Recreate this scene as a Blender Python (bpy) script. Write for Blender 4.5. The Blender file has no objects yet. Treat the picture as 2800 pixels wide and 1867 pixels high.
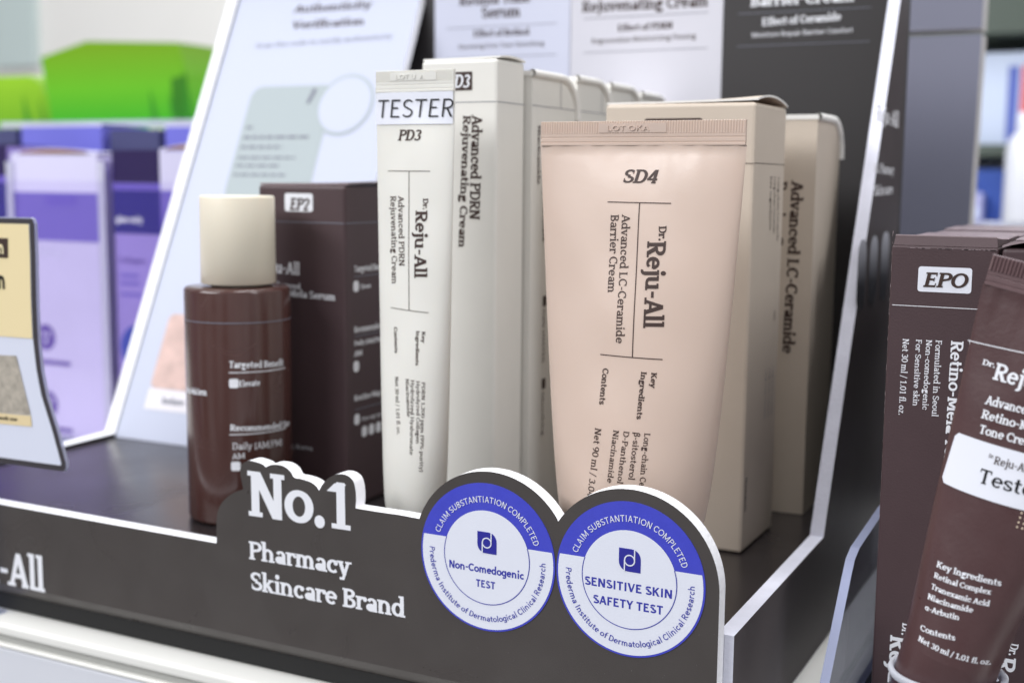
import bpy, bmesh, math, random
from mathutils import Vector, Matrix
from mathutils.geometry import delaunay_2d_cdt
random.seed(4)
SC = bpy.context.scene
COL = SC.collection

# ---------------------------------------------------------------- camera, light, exposure
cam = bpy.data.cameras.new('camera'); cam_o = bpy.data.objects.new('camera', cam); COL.objects.link(cam_o)
cam.sensor_width = 36.0; cam.lens = 3440/2800*36.0; cam.clip_start = .02; cam.clip_end = 50
YAW, PITCH, ROLL = math.radians(26.96), math.radians(7.4), math.radians(.53)
_F = Vector((-math.sin(YAW)*math.cos(PITCH), math.cos(YAW)*math.cos(PITCH), -math.sin(PITCH)))
_R = Vector((math.cos(YAW), math.sin(YAW), 0)); _U = _R.cross(_F)
_R2 = _R*math.cos(ROLL) + _U*math.sin(ROLL); _U2 = -_R*math.sin(ROLL) + _U*math.cos(ROLL)
M = Matrix((_R2, _U2, -_F)).transposed().to_4x4(); M.translation = (.09083, -.29283, .1495)
cam_o.matrix_world = M
cam.dof.use_dof = True; cam.dof.focus_distance = .326; cam.dof.aperture_fstop = 11.0
SC.camera = cam_o

world = bpy.data.worlds.new('World'); SC.world = world; world.use_nodes = True
bg = world.node_tree.nodes['Background']; bg.inputs[0].default_value = (.93, .95, 1.0, 1); bg.inputs[1].default_value = .35
# the rest of the shop, out of view: soft bright and dark patches so that gloss has something to mirror
_nt = world.node_tree; _tc = _nt.nodes.new('ShaderNodeTexCoord'); _mp = _nt.nodes.new('ShaderNodeMapping'); _mp.inputs['Scale'].default_value = (1, 1, .35)
_nz = _nt.nodes.new('ShaderNodeTexNoise'); _nz.inputs['Scale'].default_value = 3.2; _nz.inputs['Detail'].default_value = 3
_cr = _nt.nodes.new('ShaderNodeValToRGB'); _e = _cr.color_ramp.elements; _e[0].position = .40; _e[0].color = (.28, .28, .30, 1); _e[1].position = .62; _e[1].color = (1.9, 1.93, 2.0, 1)
_nt.links.new(_tc.outputs['Generated'], _mp.inputs['Vector']); _nt.links.new(_mp.outputs['Vector'], _nz.inputs['Vector']); _nt.links.new(_nz.outputs['Fac'], _cr.inputs[0]); _nt.links.new(_cr.outputs[0], bg.inputs[0])

def area(name, loc, target, sx, sy, power, col=(1, 1, 1)):
    l = bpy.data.lights.new(name, 'AREA'); l.shape = 'RECTANGLE'; l.size = sx; l.size_y = sy; l.energy = power; l.color = col
    o = bpy.data.objects.new(name, l); COL.objects.link(o); o.location = loc
    o.rotation_euler = (Vector(target)-Vector(loc)).to_track_quat('-Z', 'Y').to_euler()
    return o
area('ceiling_or_fill_light', (-1.05, -1.45, 1.25), (-.1, .05, .1), 1.5, .55, 38, (.97, .98, 1.0))
area('ceiling_or_fill_light', (.05, .12, 1.9), (-.05, .1, .1), 1.3, .35, 22, (.97, .98, 1.0))
area('ceiling_or_fill_light', (1.25, -.15, 1.15), (0, .12, .12), .4, 1.0, 8, (.97, .98, 1.0))  # fill lamp added from the right to lift the right-facing sides
area('ceiling_or_fill_light', (-.75, .55, 1.9), (-.5, .45, 0), 1.6, .4, 13, (.98, .99, 1.0))
SC.view_settings.view_transform = 'Standard'; SC.view_settings.look = 'None'
SC.view_settings.exposure = 0.0; SC.view_settings.gamma = 1.0; SC.view_settings.use_curve_mapping = False
SC.cycles.max_bounces = 10; SC.cycles.transparent_max_bounces = 16

# ---------------------------------------------------------------- materials
def lin(c): return tuple(((v/255)/12.92 if v/255 <= .04045 else ((v/255+.055)/1.055)**2.4) for v in c)
def mat(name, rgb, rough=.5, spec=.5, grain=None, mottle=None, sss=0.0, coat=0.0, metal=0.0, smear=None):
    """rgb: 0-255 base colour; grain=(scale, distance) fine bump; mottle=(scale, amount) faint tone changes"""
    m = bpy.data.materials.new(name); m.use_nodes = True; nt = m.node_tree; p = nt.nodes['Principled BSDF']
    c = lin(rgb); p.inputs['Base Color'].default_value = (*c, 1); p.inputs['Roughness'].default_value = rough
    p.inputs['Specular IOR Level'].default_value = spec; p.inputs['Metallic'].default_value = metal
    if sss: p.inputs['Subsurface Weight'].default_value = sss; p.inputs['Subsurface Radius'].default_value = (.004, .003, .002); p.inputs['Subsurface Scale'].default_value = 1.0
    if coat: p.inputs['Coat Weight'].default_value = coat; p.inputs['Coat Roughness'].default_value = .12
    tc = nt.nodes.new('ShaderNodeTexCoord')
    if grain:
        n = nt.nodes.new('ShaderNodeTexNoise'); n.inputs['Scale'].default_value = grain[0]; n.inputs['Detail'].default_value = 3
        b = nt.nodes.new('ShaderNodeBump'); b.inputs['Distance'].default_value = grain[1]; b.inputs['Strength'].default_value = 1
        nt.links.new(tc.outputs['Object'], n.inputs['Vector']); nt.links.new(n.outputs['Fac'], b.inputs['Height']); nt.links.new(b.outputs['Normal'], p.inputs['Normal'])
    if smear:                                            # handling marks: gloss that changes in soft patches and streaks
        n3 = nt.nodes.new('ShaderNodeTexNoise'); n3.inputs['Scale'].default_value = smear[0]; n3.inputs['Detail'].default_value = 5; n3.inputs['Distortion'].default_value = 1.2
        r3 = nt.nodes.new('ShaderNodeMapRange'); r3.inputs['From Min'].default_value = .3; r3.inputs['From Max'].default_value = .7
        r3.inputs['To Min'].default_value = rough-smear[1]; r3.inputs['To Max'].default_value = rough+smear[1]
        nt.links.new(tc.outputs['Object'], n3.inputs['Vector']); nt.links.new(n3.outputs['Fac'], r3.inputs['Value']); nt.links.new(r3.outputs['Result'], p.inputs['Roughness'])
    if mottle:
        n2 = nt.nodes.new('ShaderNodeTexNoise'); n2.inputs['Scale'].default_value = mottle[0]; n2.inputs['Detail'].default_value = 4
        r = nt.nodes.new('ShaderNodeMapRange'); r.inputs['From Min'].default_value = .3; r.inputs['From Max'].default_value = .7
        r.inputs['To Min'].default_value = 1-mottle[1]; r.inputs['To Max'].default_value = 1+mottle[1]
        mx = nt.nodes.new('ShaderNodeMix'); mx.data_type = 'RGBA'; mx.blend_type = 'MULTIPLY'; mx.inputs['Factor'].default_value = 1
        mx.inputs['A'].default_value = (*c, 1); nt.links.new(tc.outputs['Object'], n2.inputs['Vector']); nt.links.new(n2.outputs['Fac'], r.inputs['Value'])
        nt.links.new(r.outputs['Result'], mx.inputs['B']); nt.links.new(mx.outputs['Result'], p.inputs['Base Color'])
    return m
def clear(name, tint=(250, 250, 255), rough=.03, body=.0, fog=(235, 238, 250), refl=.04):
    """thin clear acrylic: lets the view through, mirrors at grazing angles, a little milky where body > 0"""
    m = bpy.data.materials.new(name); m.use_nodes = True; nt = m.node_tree; N = nt.nodes; N.remove(N['Principled BSDF'])
    t = N.new('ShaderNodeBsdfTransparent'); t.inputs[0].default_value = (*lin(tint), 1)
    g = N.new('ShaderNodeBsdfGlossy'); g.inputs['Roughness'].default_value = rough
    w = N.new('ShaderNodeLayerWeight'); w.inputs[0].default_value = .5      # Schlick term, the same from both sides of the thin sheet
    q = N.new('ShaderNodeMath'); q.operation = 'POWER'; q.inputs[1].default_value = 5; nt.links.new(w.outputs['Facing'], q.inputs[0])
    f = N.new('ShaderNodeMath'); f.operation = 'MULTIPLY_ADD'; f.inputs[1].default_value = .9; f.inputs[2].default_value = refl; nt.links.new(q.outputs[0], f.inputs[0])
    a = N.new('ShaderNodeMixShader'); nt.links.new(f.outputs[0], a.inputs[0]); nt.links.new(t.outputs[0], a.inputs[1]); nt.links.new(g.outputs[0], a.inputs[2])
    out = a
    if body:
        d = N.new('ShaderNodeBsdfDiffuse'); d.inputs[0].default_value = (*lin(fog), 1)
        out = N.new('ShaderNodeMixShader'); out.inputs[0].default_value = body; nt.links.new(a.outputs[0], out.inputs[1]); nt.links.new(d.outputs[0], out.inputs[2])
    nt.links.new(out.outputs[0], N['Material Output'].inputs[0]); return m
def ramp_mat(name, stops, axis='Z', lo=0.0, hi=1.0, rough=.4):
    """a colour blend along one object axis: pack artwork, painted shading and reflections"""
    m = bpy.data.materials.new(name); m.use_nodes = True; nt = m.node_tree; p = nt.nodes['Principled BSDF']; p.inputs['Roughness'].default_value = rough
    tc = nt.nodes.new('ShaderNodeTexCoord'); sx = nt.nodes.new('ShaderNodeSeparateXYZ'); r = nt.nodes.new('ShaderNodeMapRange'); cr = nt.nodes.new('ShaderNodeValToRGB')
    r.inputs['From Min'].default_value = lo; r.inputs['From Max'].default_value = hi
    nt.links.new(tc.outputs['Object'], sx.inputs[0]); nt.links.new(sx.outputs[axis], r.inputs['Value']); nt.links.new(r.outputs['Result'], cr.inputs[0]); nt.links.new(cr.outputs[0], p.inputs['Base Color'])
    e = cr.color_ramp.elements
    while len(e) < len(stops): e.new(.5)
    for k, (pos, c) in enumerate(stops): e[k].position = pos; e[k].color = (*lin(c), 1)
    return m

# ---------------------------------------------------------------- lettering: a small stroke-drawn slab-serif / sans face
def _arc(cx, cy, rx, ry, a0, a1, n=14):
    return [(cx + rx*math.cos(math.radians(a0 + (a1-a0)*i/n)), cy + ry*math.sin(math.radians(a0 + (a1-a0)*i/n))) for i in range(n+1)]

class Pen:
    def __init__(s, w, t, sl, e):
        s.w, s.t, s.s, s.e, s.p = w, t, sl, e, []
    def path(s, pts, closed=False, k=1.0):
        n = len(pts); L = []; R = []
        for i, (x, y) in enumerate(pts):
            if closed: a, b = pts[i-1], pts[(i+1) % n]
            else: a, b = pts[max(i-1, 0)], pts[min(i+1, n-1)]
            dx, dy = b[0]-a[0], b[1]-a[1]; l = math.hypot(dx, dy) or 1; dx /= l; dy /= l
            h = .5*k*math.sqrt((s.w*dy)**2 + (s.t*dx)**2)
            L.append((x-dy*h, y+dx*h)); R.append((x+dy*h, y-dx*h))
        if closed:
            for i in range(n):
                j = (i+1) % n; s.p.append([R[i], R[j], L[j], L[i]])
        else:
            for i in range(n-1): s.p.append([R[i], R[i+1], L[i+1], L[i]])
    def oval(s, cx, cy, rx, ry): s.path(_arc(cx, cy, rx, ry, 0, 360, 28)[:-1], True)
    def rect(s, x0, y0, x1, y1): s.p.append([(x0, y0), (x1, y0), (x1, y1), (x0, y1)])
    def stem(s, x, y0, y1): s.rect(x-s.w/2, y0, x+s.w/2, y1)
    def bar(s, y, x0, x1): s.rect(x0, y-s.t/2, x1, y+s.t/2)
    def ser(s, x, y, l=1, r=1, k=1.0):            # slab: y = 0 sits on the line, otherwise hangs from y
        if s.s <= 0: return
        y0, y1 = (y, y+s.s) if y < .1 else (y-s.s, y)
        s.rect(x-s.w/2-s.e*l*k, y0, x+s.w/2+s.e*r*k, y1)
    def diag(s, x0, y0, x1, y1, k=1.0):
        h = .5*k*s.w*math.hypot(x1-x0, y1-y0)/abs(y1-y0)
        s.p.append([(x0-h, y0), (x0+h, y0), (x1+h, y1), (x1-h, y1)])
    def dot(s, x, y, r): s.p.append(_arc(x, y, r, r, 0, 360, 14)[:-1])

XH, CP, AS, DE = .50, .70, .76, -.20
def draw_glyph(c, w, t, sl, e):
    g = Pen(w, t, sl, e); T = t/2; r = .17
    def arch(x0, x1): g.path([(x0, .26)] + _arc((x0+x1)/2, XH-T-r, (x1-x0)/2, r, 180, 0) + [(x1, 0)])
    adv = .5
    if c == 'a':
        g.path(_arc(.26, XH-T-.13, .14, .13, 160, 0) + [(.40, .07)]); g.oval(.235, .145, .14, .145-T); g.ser(.40, 0, 0, 1); g.stem(.40, 0, .3); adv = .51
    elif c == 'b': g.stem(.12, 0, AS); g.ser(.12, AS, 1, 0); g.oval(.30, .25, .18, .25-T); adv = .55
    elif c == 'c':
        g.path(_arc(.28, .25, .19, .25-T, 48, 318)); adv = .50
        if sl > 0: g.dot(.40, .385, w*.6)
    elif c == 'd': g.stem(.43, 0, AS); g.ser(.43, AS, 1, 0); g.ser(.43, 0, 0, 1); g.oval(.25, .25, .18, .25-T); adv = .57
    elif c == 'e': g.path(_arc(.28, .25, .19, .25-T, 2, 318)); g.bar(.265, .10, .47+w*.3); adv = .54
    elif c == 'f':
        g.path([(.18, 0), (.18, .56)] + _arc(.32, AS-T-.15, .14, .15, 180, 62)); g.bar(XH-T, .04, .36); g.ser(.18, 0); adv = .36
    elif c == 'g':
        if sl > 0:
            g.oval(.25, .335, .155, .165-T); g.oval(.26, -.095, .19, .115-T); g.path(_arc(.20, .115, .08, .085, 95, 270, 10)); g.bar(XH-T, .34, .50)
        else:
            g.oval(.25, .25, .18, .25-T); g.path([(.43, XH), (.43, 0)] + _arc(.26, -.03, .17, .17-T, 0, -140))
        adv = .53
    elif c == 'h': g.stem(.12, 0, AS); g.ser(.12, AS, 1, 0); g.ser(.12, 0); arch(.12, .45); g.ser(.45, 0); adv = .60
    elif c == 'i': g.stem(.14, 0, XH); g.ser(.14, XH, 1, 0); g.ser(.14, 0); g.dot(.14, .66, w*.62); adv = .28
    elif c == 'j': g.path([(.17, XH), (.17, -.02)] + _arc(.05, -.02, .12, .18-T, 0, -110)); g.ser(.17, XH, 1, 0); g.dot(.17, .66, w*.62); adv = .29
    elif c == 'k': g.stem(.12, 0, AS); g.ser(.12, AS, 1, 0); g.ser(.12, 0); g.diag(.16, .2, .42, XH, .75); g.diag(.25, .28, .45, 0, 1); g.ser(.46, 0, .8, .8); g.ser(.41, XH, .8, .8); adv = .57
    elif c == 'l': g.stem(.14, 0, AS); g.ser(.14, AS, 1, 0); g.ser(.14, 0); adv = .28
    elif c == 'm':
        g.stem(.12, 0, XH); g.ser(.12, XH, 1, 0); arch(.12, .41); arch(.41, .70)
        for x in (.12, .41, .70): g.ser(x, 0, .8, .8)
        adv = .84
    elif c == 'n': g.stem(.12, 0, XH); g.ser(.12, XH, 1, 0); g.ser(.12, 0); arch(.12, .45); g.ser(.45, 0); adv = .60
    elif c == 'o': g.oval(.27, .25, .20, .25-T); adv = .54
    elif c == 'p': g.stem(.12, DE, XH); g.ser(.12, XH, 1, 0); g.ser(.12, DE); g.oval(.30, .25, .18, .25-T); adv = .55
    elif c == 'q': g.stem(.43, DE, XH); g.ser(.43, DE); g.oval(.25, .25, .18, .25-T); adv = .55
    elif c == 'r':
        g.stem(.12, 0, XH); g.ser(.12, XH, 1, 0); g.ser(.12, 0); g.path([(.12, .26)] + _arc(.30, XH-T-.18, .18, .18, 180, 60))
        if sl > 0: g.dot(.385, XH-.09, w*.58)
        adv = .42
    elif c == 's':
        g.path(_arc(.23, .37, .15, .13-T, 25, 270) + _arc(.23, .128, .16, .128-T, 90, -155)); adv = .46
        if sl > 0: g.rect(.35, .33, .39, .45); g.rect(.06, .05, .10, .17)
    elif c == 't': g.path([(.16, .66), (.16, .14)] + _arc(.29, .14, .13, .14-T, 180, 290)); g.bar(XH-T, .03, .34); adv = .38
    elif c == 'u': g.path([(.12, XH), (.12, .17)] + _arc(.285, .17, .165, .17-T, 180, 360) + [(.45, .2)]); g.stem(.45, 0, XH); g.ser(.12, XH, 1, 0); g.ser(.45, XH, 1, 0); g.ser(.45, 0, 0, 1); adv = .60
    elif c == 'v': g.diag(.08, XH, .26, 0, 1); g.diag(.44, XH, .26, 0, .7); g.ser(.08, XH); g.ser(.44, XH); adv = .52
    elif c == 'w':
        g.diag(.08, XH, .22, 0, 1); g.diag(.38, XH, .22, 0, .7); g.diag(.38, XH, .54, 0, 1); g.diag(.68, XH, .54, 0, .7); g.ser(.08, XH); g.ser(.68, XH); adv = .76
    elif c == 'x': g.diag(.09, XH, .43, 0, 1); g.diag(.43, XH, .09, 0, .7); [g.ser(x, y, .8, .8) for x in (.09, .43) for y in (0, XH)]; adv = .52
    elif c == 'y': g.diag(.08, XH, .26, 0, 1); g.diag(.44, XH, .19, DE, .75); g.ser(.08, XH); g.ser(.44, XH); g.bar(DE+T, .06, .2); adv = .52
    elif c == 'z': g.bar(XH-T, .06, .42); g.bar(T, .06, .43); g.diag(.39, XH-T, .09, T, .8); adv = .48
    elif c == 'A': g.diag(.08, 0, .33, CP, .8); g.diag(.58, 0, .33, CP, 1.05); g.bar(.23, .16, .5); g.ser(.08, 0); g.ser(.58, 0); adv = .67
    elif c == 'B':
        g.stem(.14, 0, CP); g.ser(.14, CP, 1, 0); g.ser(.14, 0, 1, 0)
        g.path([(.14, CP-T), (.3, CP-T)] + _arc(.31, .535, .16, .165-T, 90, -90) + [(.14, .37)]); g.path([(.14, .37), (.3, .37)] + _arc(.32, .185, .18, .185-T, 90, -90) + [(.14, T)]); adv = .59
    elif c == 'C':
        g.path(_arc(.36, .35, .28, .35-T, 42, 318)); adv = .64
        if sl > 0: g.rect(.54, .46, .59, .68)
    elif c == 'D': g.stem(.14, 0, CP); g.ser(.14, CP, 1, 0); g.ser(.14, 0, 1, 0); g.path([(.14, CP-T), (.3, CP-T)] + _arc(.32, .35, .26, .35-T, 90, -90) + [(.14, T)]); adv = .67
    elif c == 'E':
        g.stem(.14, 0, CP); g.ser(.14, CP, 1, 0); g.ser(.14, 0, 1, 0); g.bar(CP-T, .14, .50); g.bar(.37, .14, .42); g.bar(T, .14, .53); adv = .58
        if sl > 0: g.rect(.46, .52, .50, CP); g.rect(.49, 0, .53, .19); g.rect(.39, .28, .425, .46)
    elif c == 'F':
        g.stem(.14, 0, CP); g.ser(.14, CP, 1, 0); g.ser(.14, 0); g.bar(CP-T, .14, .50); g.bar(.36, .14, .42); adv = .55
        if sl > 0: g.rect(.46, .52, .50, CP); g.rect(.39, .27, .425, .45)
    elif c == 'G': g.path(_arc(.36, .35, .28, .35-T, 42, 330)); g.stem(.58, .06, .32); g.bar(.32, .42, .66); adv = .70
    elif c == 'H': g.stem(.14, 0, CP); g.stem(.58, 0, CP); g.bar(.36, .14, .58); [g.ser(x, y) for x in (.14, .58) for y in (0, CP)]; adv = .72
    elif c == 'I': g.stem(.17, 0, CP); g.ser(.17, CP); g.ser(.17, 0); adv = .34
    elif c == 'K': g.stem(.14, 0, CP); g.ser(.14, CP); g.ser(.14, 0); g.diag(.18, .28, .54, CP, .8); g.diag(.29, .4, .56, 0, 1); g.ser(.57, 0, .8, .8); g.ser(.53, CP, .8, .8); adv = .67
    elif c == 'L':
        g.stem(.14, 0, CP); g.ser(.14, CP); g.ser(.14, 0, 1, 0); g.bar(T, .14, .51); adv = .55
        if sl > 0: g.rect(.47, 0, .51, .2)
    elif c == 'M': g.stem(.14, 0, CP); g.stem(.72, 0, CP); g.diag(.14, CP, .43, .08, .9); g.diag(.72, CP, .43, .08, .9); g.ser(.14, 0); g.ser(.72, 0); g.ser(.12, CP, 1, 0); g.ser(.74, CP, 0, 1); adv = .86
    elif c == 'N': g.stem(.14, 0, CP); g.stem(.58, 0, CP); g.diag(.15, CP, .57, 0, 1.05); g.ser(.14, 0); g.ser(.58, CP); g.ser(.13, CP, 1, 0); adv = .72
    elif c == 'O': g.oval(.37, .35, .29, .35-T); adv = .74
    elif c in 'PR':
        g.stem(.14, 0, CP); g.ser(.14, CP, 1, 0); g.ser(.14, 0); g.path([(.14, CP-T), (.32, CP-T)] + _arc(.33, .51, .19, .19-T, 90, -90) + [(.14, .32)]); adv = .58
        if c == 'R': g.diag(.31, .33, .52, 0, 1.05); g.ser(.54, 0, .3, 1); adv = .64
    elif c == 'S':
        g.path(_arc(.30, .52, .19, .18-T, 30, 270) + _arc(.30, .182, .21, .182-T, 90, -152)); adv = .58
        if sl > 0: g.rect(.455, .47, .50, .66); g.rect(.08, .05, .125, .24)
    elif c == 'T':
        g.stem(.30, 0, CP); g.bar(CP-T, .04, .56); g.ser(.30, 0); adv = .60
        if sl > 0: g.rect(.04, .52, .08, CP); g.rect(.52, .52, .56, CP)
    elif c == 'U': g.path([(.13, CP), (.13, .24)] + _arc(.35, .24, .22, .24-T, 180, 360) + [(.57, CP)]); g.ser(.13, CP); g.ser(.57, CP); adv = .70
    elif c == 'V': g.diag(.09, CP, .33, 0, 1.05); g.diag(.57, CP, .33, 0, .8); g.ser(.09, CP); g.ser(.57, CP); adv = .66
    elif c == 'Y': g.diag(.08, CP, .31, .3, 1); g.diag(.54, CP, .31, .3, .8); g.stem(.31, 0, .34); g.ser(.08, CP); g.ser(.54, CP); g.ser(.31, 0); adv = .62
    elif c == '0': g.oval(.27, .35, .20, .35-T); adv = .54
    elif c == '1':
        g.stem(.28, 0, CP); g.diag(.13, .55, .28, CP-.02, .9); g.ser(.28, 0, 1.6, 1.6); adv = .50
        if sl <= 0: adv = .44
    elif c == '2': g.path(_arc(.25, .51, .18, .19-T, 168, -35)); g.diag(.385, .43, .11, .03, .85); g.bar(T, .06, .47); adv = .52
    elif c == '3': g.path(_arc(.24, .525, .16, .175-T, 155, -85)); g.path(_arc(.24, .19, .19, .19-T, 88, -155)); adv = .52
    elif c == '4': g.stem(.38, 0, CP); g.diag(.36, CP, .07, .2, .8); g.bar(.2, .03, .52); g.ser(.38, 0, .6, .6); adv = .55
    elif c == '5': g.bar(CP-T, .12, .44); g.stem(.14, .38, CP); g.path(_arc(.24, .21, .19, .21-T, 118, -150)); adv = .52
    elif c == '6': g.oval(.27, .21, .19, .21-T); g.path(_arc(.34, .30, .26, .40-T, 105, 195)); adv = .54
    elif c == '9': g.oval(.27, .48, .19, .22-T); g.path(_arc(.19, .40, .27, .40-T, 15, -85)); adv = .54
    elif c == '8': g.oval(.27, .53, .16, .17-T); g.oval(.27, .19, .19, .19-T); adv = .54
    elif c == '%': g.oval(.17, .54, .11, .15-T); g.oval(.57, .15, .11, .15-T); g.diag(.56, CP, .18, 0, .7); adv = .74
    elif c == '.': g.dot(.12, .065, w*.62); adv = .24
    elif c == ',': g.dot(.12, .065, w*.6); g.diag(.14, .06, .07, -.12, .6); adv = .24
    elif c == ':': g.dot(.12, .065, w*.62); g.dot(.12, .40, w*.62); adv = .24
    elif c == '-': g.rect(.05, .24, .31, .24+max(t, .07)); adv = .36
    elif c == '/': g.diag(.30, AS, .06, -.1, .75); adv = .36
    elif c == '(': g.path(_arc(.34, .28, .22, .48, 125, 235)); adv = .30
    elif c == ')': g.path(_arc(-.04, .28, .22, .48, 55, -55)); adv = .30
    elif c == '\u03b2': g.path([(.13, DE), (.13, .55)] + _arc(.27, .58, .14, .18-T, 180, -60) + [(.26, .41)]); g.path([(.24, .41)] + _arc(.27, .205, .18, .205-T, 90, -150)); adv = .52
    elif c == '\u03b1': g.oval(.24, .25, .17, .25-T); g.diag(.46, XH, .38, .12, .8); g.path(_arc(.47, .13, .08, .13-T, 180, 300)); adv = .56
    elif c == ' ': adv = .24
    return g.p, adv

_glyphs = {}
FACES = {'slabmed': (.118, .074, .060, .056), 'slab': (.095, .060, .052, .055), 'slabbold': (.158, .094, .074, .060), 'sans': (.098, .088, 0, 0), 'sansbold': (.158, .134, 0, 0), 'sanslight': (.068, .062, 0, 0)}
def glyph(c, face):
    k = (c, face)
    if k not in _glyphs:
        polys, adv = draw_glyph(c, *FACES[face]); V = []; F = []
        if polys:
            iv = []; jf = []
            for p in polys:
                a = sum(p[i][0]*p[(i+1) % len(p)][1] - p[(i+1) % len(p)][0]*p[i][1] for i in range(len(p)))
                if abs(a) < 1e-9: continue
                if a < 0: p = p[::-1]
                jf.append(list(range(len(iv), len(iv)+len(p)))); iv += [Vector(q) for q in p]
            ov, oe, of, _, _, off = delaunay_2d_cdt(iv, [], jf, 1, 1e-5)
            V = [(v.x, v.y) for v in ov]; F = [tuple(f) for f, o in zip(of, off) if o]
        _glyphs[k] = (V, F, adv)
    return _glyphs[k]

def text_tris(s, face='slab', slant=0.0, track=0.0):
    """flat triangles of one line, cap height 0.7 -> scaled to cap height 1; returns verts, faces, width"""
    V = []; F = []; x = 0.0
    for c in s:
        gv, gf, adv = glyph(c, face); b = len(V)
        V += [((x + px + slant*py)/CP, py/CP) for px, py in gv]; F += [tuple(i+b for i in f) for f in gf]; x += adv + track
    return V, F, x/CP

# ---------------------------------------------------------------- mesh builder
class MB:
    def __init__(s): s.v = []; s.f = []; s.mi = []; s.sm = []; s.m = []
    def mat(s, m):
        if m not in s.m: s.m.append(m)
        return s.m.index(m)
    def add(s, V, F, m, smooth=False):
        b = len(s.v); k = s.mat(m); s.v += [tuple(p) for p in V]
        for f in F: s.f.append(tuple(i+b for i in f)); s.mi.append(k); s.sm.append(smooth)
    def box(s, x0, y0, z0, x1, y1, z1, m, bev=0.0, seg=2):
        bm = bmesh.new(); bmesh.ops.create_cube(bm, size=1)
        for v in bm.verts: v.co = Vector((x0+(v.co.x+.5)*(x1-x0), y0+(v.co.y+.5)*(y1-y0), z0+(v.co.z+.5)*(z1-z0)))
        if bev: bmesh.ops.bevel(bm, geom=bm.edges[:], offset=bev, segments=seg, profile=.5, affect='EDGES')
        bm.verts.index_update(); s.add([v.co.copy() for v in bm.verts], [[v.index for v in f.verts] for f in bm.faces], m, False); bm.free()
    def prism(s, poly, P, w0, w1, m, side=None, back=None, smooth_side=False):
        """poly (u,v) counter-clockwise seen from the front; P(u,v,w) -> xyz; w0 front, w1 back"""
        n = len(poly); V = [P(u, v, w0) for u, v in poly] + [P(u, v, w1) for u, v in poly]
        s.add(V, [list(range(n))], m); b = len(s.v)-2*n; k = s.mat(back or m)
        s.f.append(tuple(range(b+2*n-1, b+n-1, -1))); s.mi.append(k); s.sm.append(False); k = s.mat(side or m)
        for i in range(n):
            j = (i+1) % n; s.f.append((b+j, b+i, b+n+i, b+n+j)); s.mi.append(k); s.sm.append(smooth_side)
    def flat(s, poly, P, m): s.add([P(u, v) for u, v in poly], [list(range(len(poly)))], m)
    def line(s, pts, w, P, m):
        """a printed rule of width w through (u,v) points"""
        for (a, b) in zip(pts, pts[1:]):
            d = Vector((b[0]-a[0], b[1]-a[1])); L = d.length; n = max(1, int(L/.0012)); d /= L; q = Vector((-d.y, d.x))*w/2; V = []
            for i in range(n+1):
                c = Vector(a)+d*L*i/n; V += [P(*(c-q)), P(*(c+q))]
            s.add(V, [(2*i, 2*i+2, 2*i+3, 2*i+1) for i in range(n)], m)
    def text(s, spec, P, m, face=None, depth=0.0, Pd=None):
        t, fc, sl, u0, v0, u1, v1, cap = spec; V, F, W = text_tris(t, face or fc, sl)
        d = Vector((u1-u0, v1-v0)); L = d.length; d /= L; q = Vector((-d.y, d.x)); k = L/W
        UV = [(u0+d.x*x*k+q.x*y*cap, v0+d.y*x*k+q.y*y*cap) for x, y in V]
        s.add([P(*c) for c in UV], F, m)
        if depth:
            from collections import Counter
            E = Counter(); 
            for f in F:
                for i in range(len(f)): E[tuple(sorted((f[i], f[(i+1) % len(f)])))] += 1
            for f in F:
                for i in range(len(f)):
                    a, b = f[i], f[(i+1) % len(f)]
                    if E[tuple(sorted((a, b)))] == 1: s.add([P(*UV[a]), P(*UV[b]), Pd(*UV[b]), Pd(*UV[a])], [(1, 0, 3, 2)], m)
    def lathe(s, prof, c, m, n=64, smooth=True, cap0=True, cap1=True):
        V = [(c[0]+r*math.cos(2*math.pi*i/n), c[1]+r*math.sin(2*math.pi*i/n), z) for r, z in prof for i in range(n)]; F = []
        for j in range(len(prof)-1):
            for i in range(n): a = j*n+i; b = j*n+(i+1) % n; F.append((a, b, b+n, a+n))
        s.add(V, F, m, smooth)
        if cap0: s.add(V[:n], [list(range(n))[::-1]], m)
        if cap1: s.add(V[-n:], [list(range(n))], m)
    def build(s, name, parent=None, base=(0, 0, 0), xf=None):
        me = bpy.data.meshes.new(name); B = Vector(base)
        me.from_pydata([Vector(p)-B for p in s.v], [], s.f); 
        for m in s.m: me.materials.append(m)
        me.polygons.foreach_set('material_index', s.mi); me.polygons.foreach_set('use_smooth', s.sm); me.update()
        o = bpy.data.objects.new(name, me); COL.objects.link(o)
        if parent: o.parent = parent
        else: o.location = B
        return o
def thing(name, label, cat, base=(0, 0, 0), group=None, rot=None):
    o = bpy.data.objects.new(name, None); COL.objects.link(o); o.location = base; o.empty_display_size = .01
    if rot: o.rotation_euler = rot
    o['label'] = label; o['category'] = cat
    if group: o['group'] = group
    return o
def tag(o, label, cat, group=None):
    o['label'] = label; o['category'] = cat
    if group: o['group'] = group
    return o
def rrect(u0, v0, u1, v1, r, n=5):
    P = []
    for cx, cy, a in ((u1-r, v1-r, 0), (u0+r, v1-r, 90), (u0+r, v0+r, 180), (u1-r, v0+r, 270)):
        P += [(cx+r*math.cos(math.radians(a+90*i/n)), cy+r*math.sin(math.radians(a+90*i/n))) for i in range(n+1)]
    return P
def ring(cu, cv, r0, r1, a0, a1, n=72):
    A = [math.radians(a0+(a1-a0)*i/n) for i in range(n+1)]
    return [(cu+r1*math.cos(a), cv+r1*math.sin(a)) for a in A] + [(cu+r0*math.cos(a), cv+r0*math.sin(a)) for a in reversed(A)]
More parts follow.
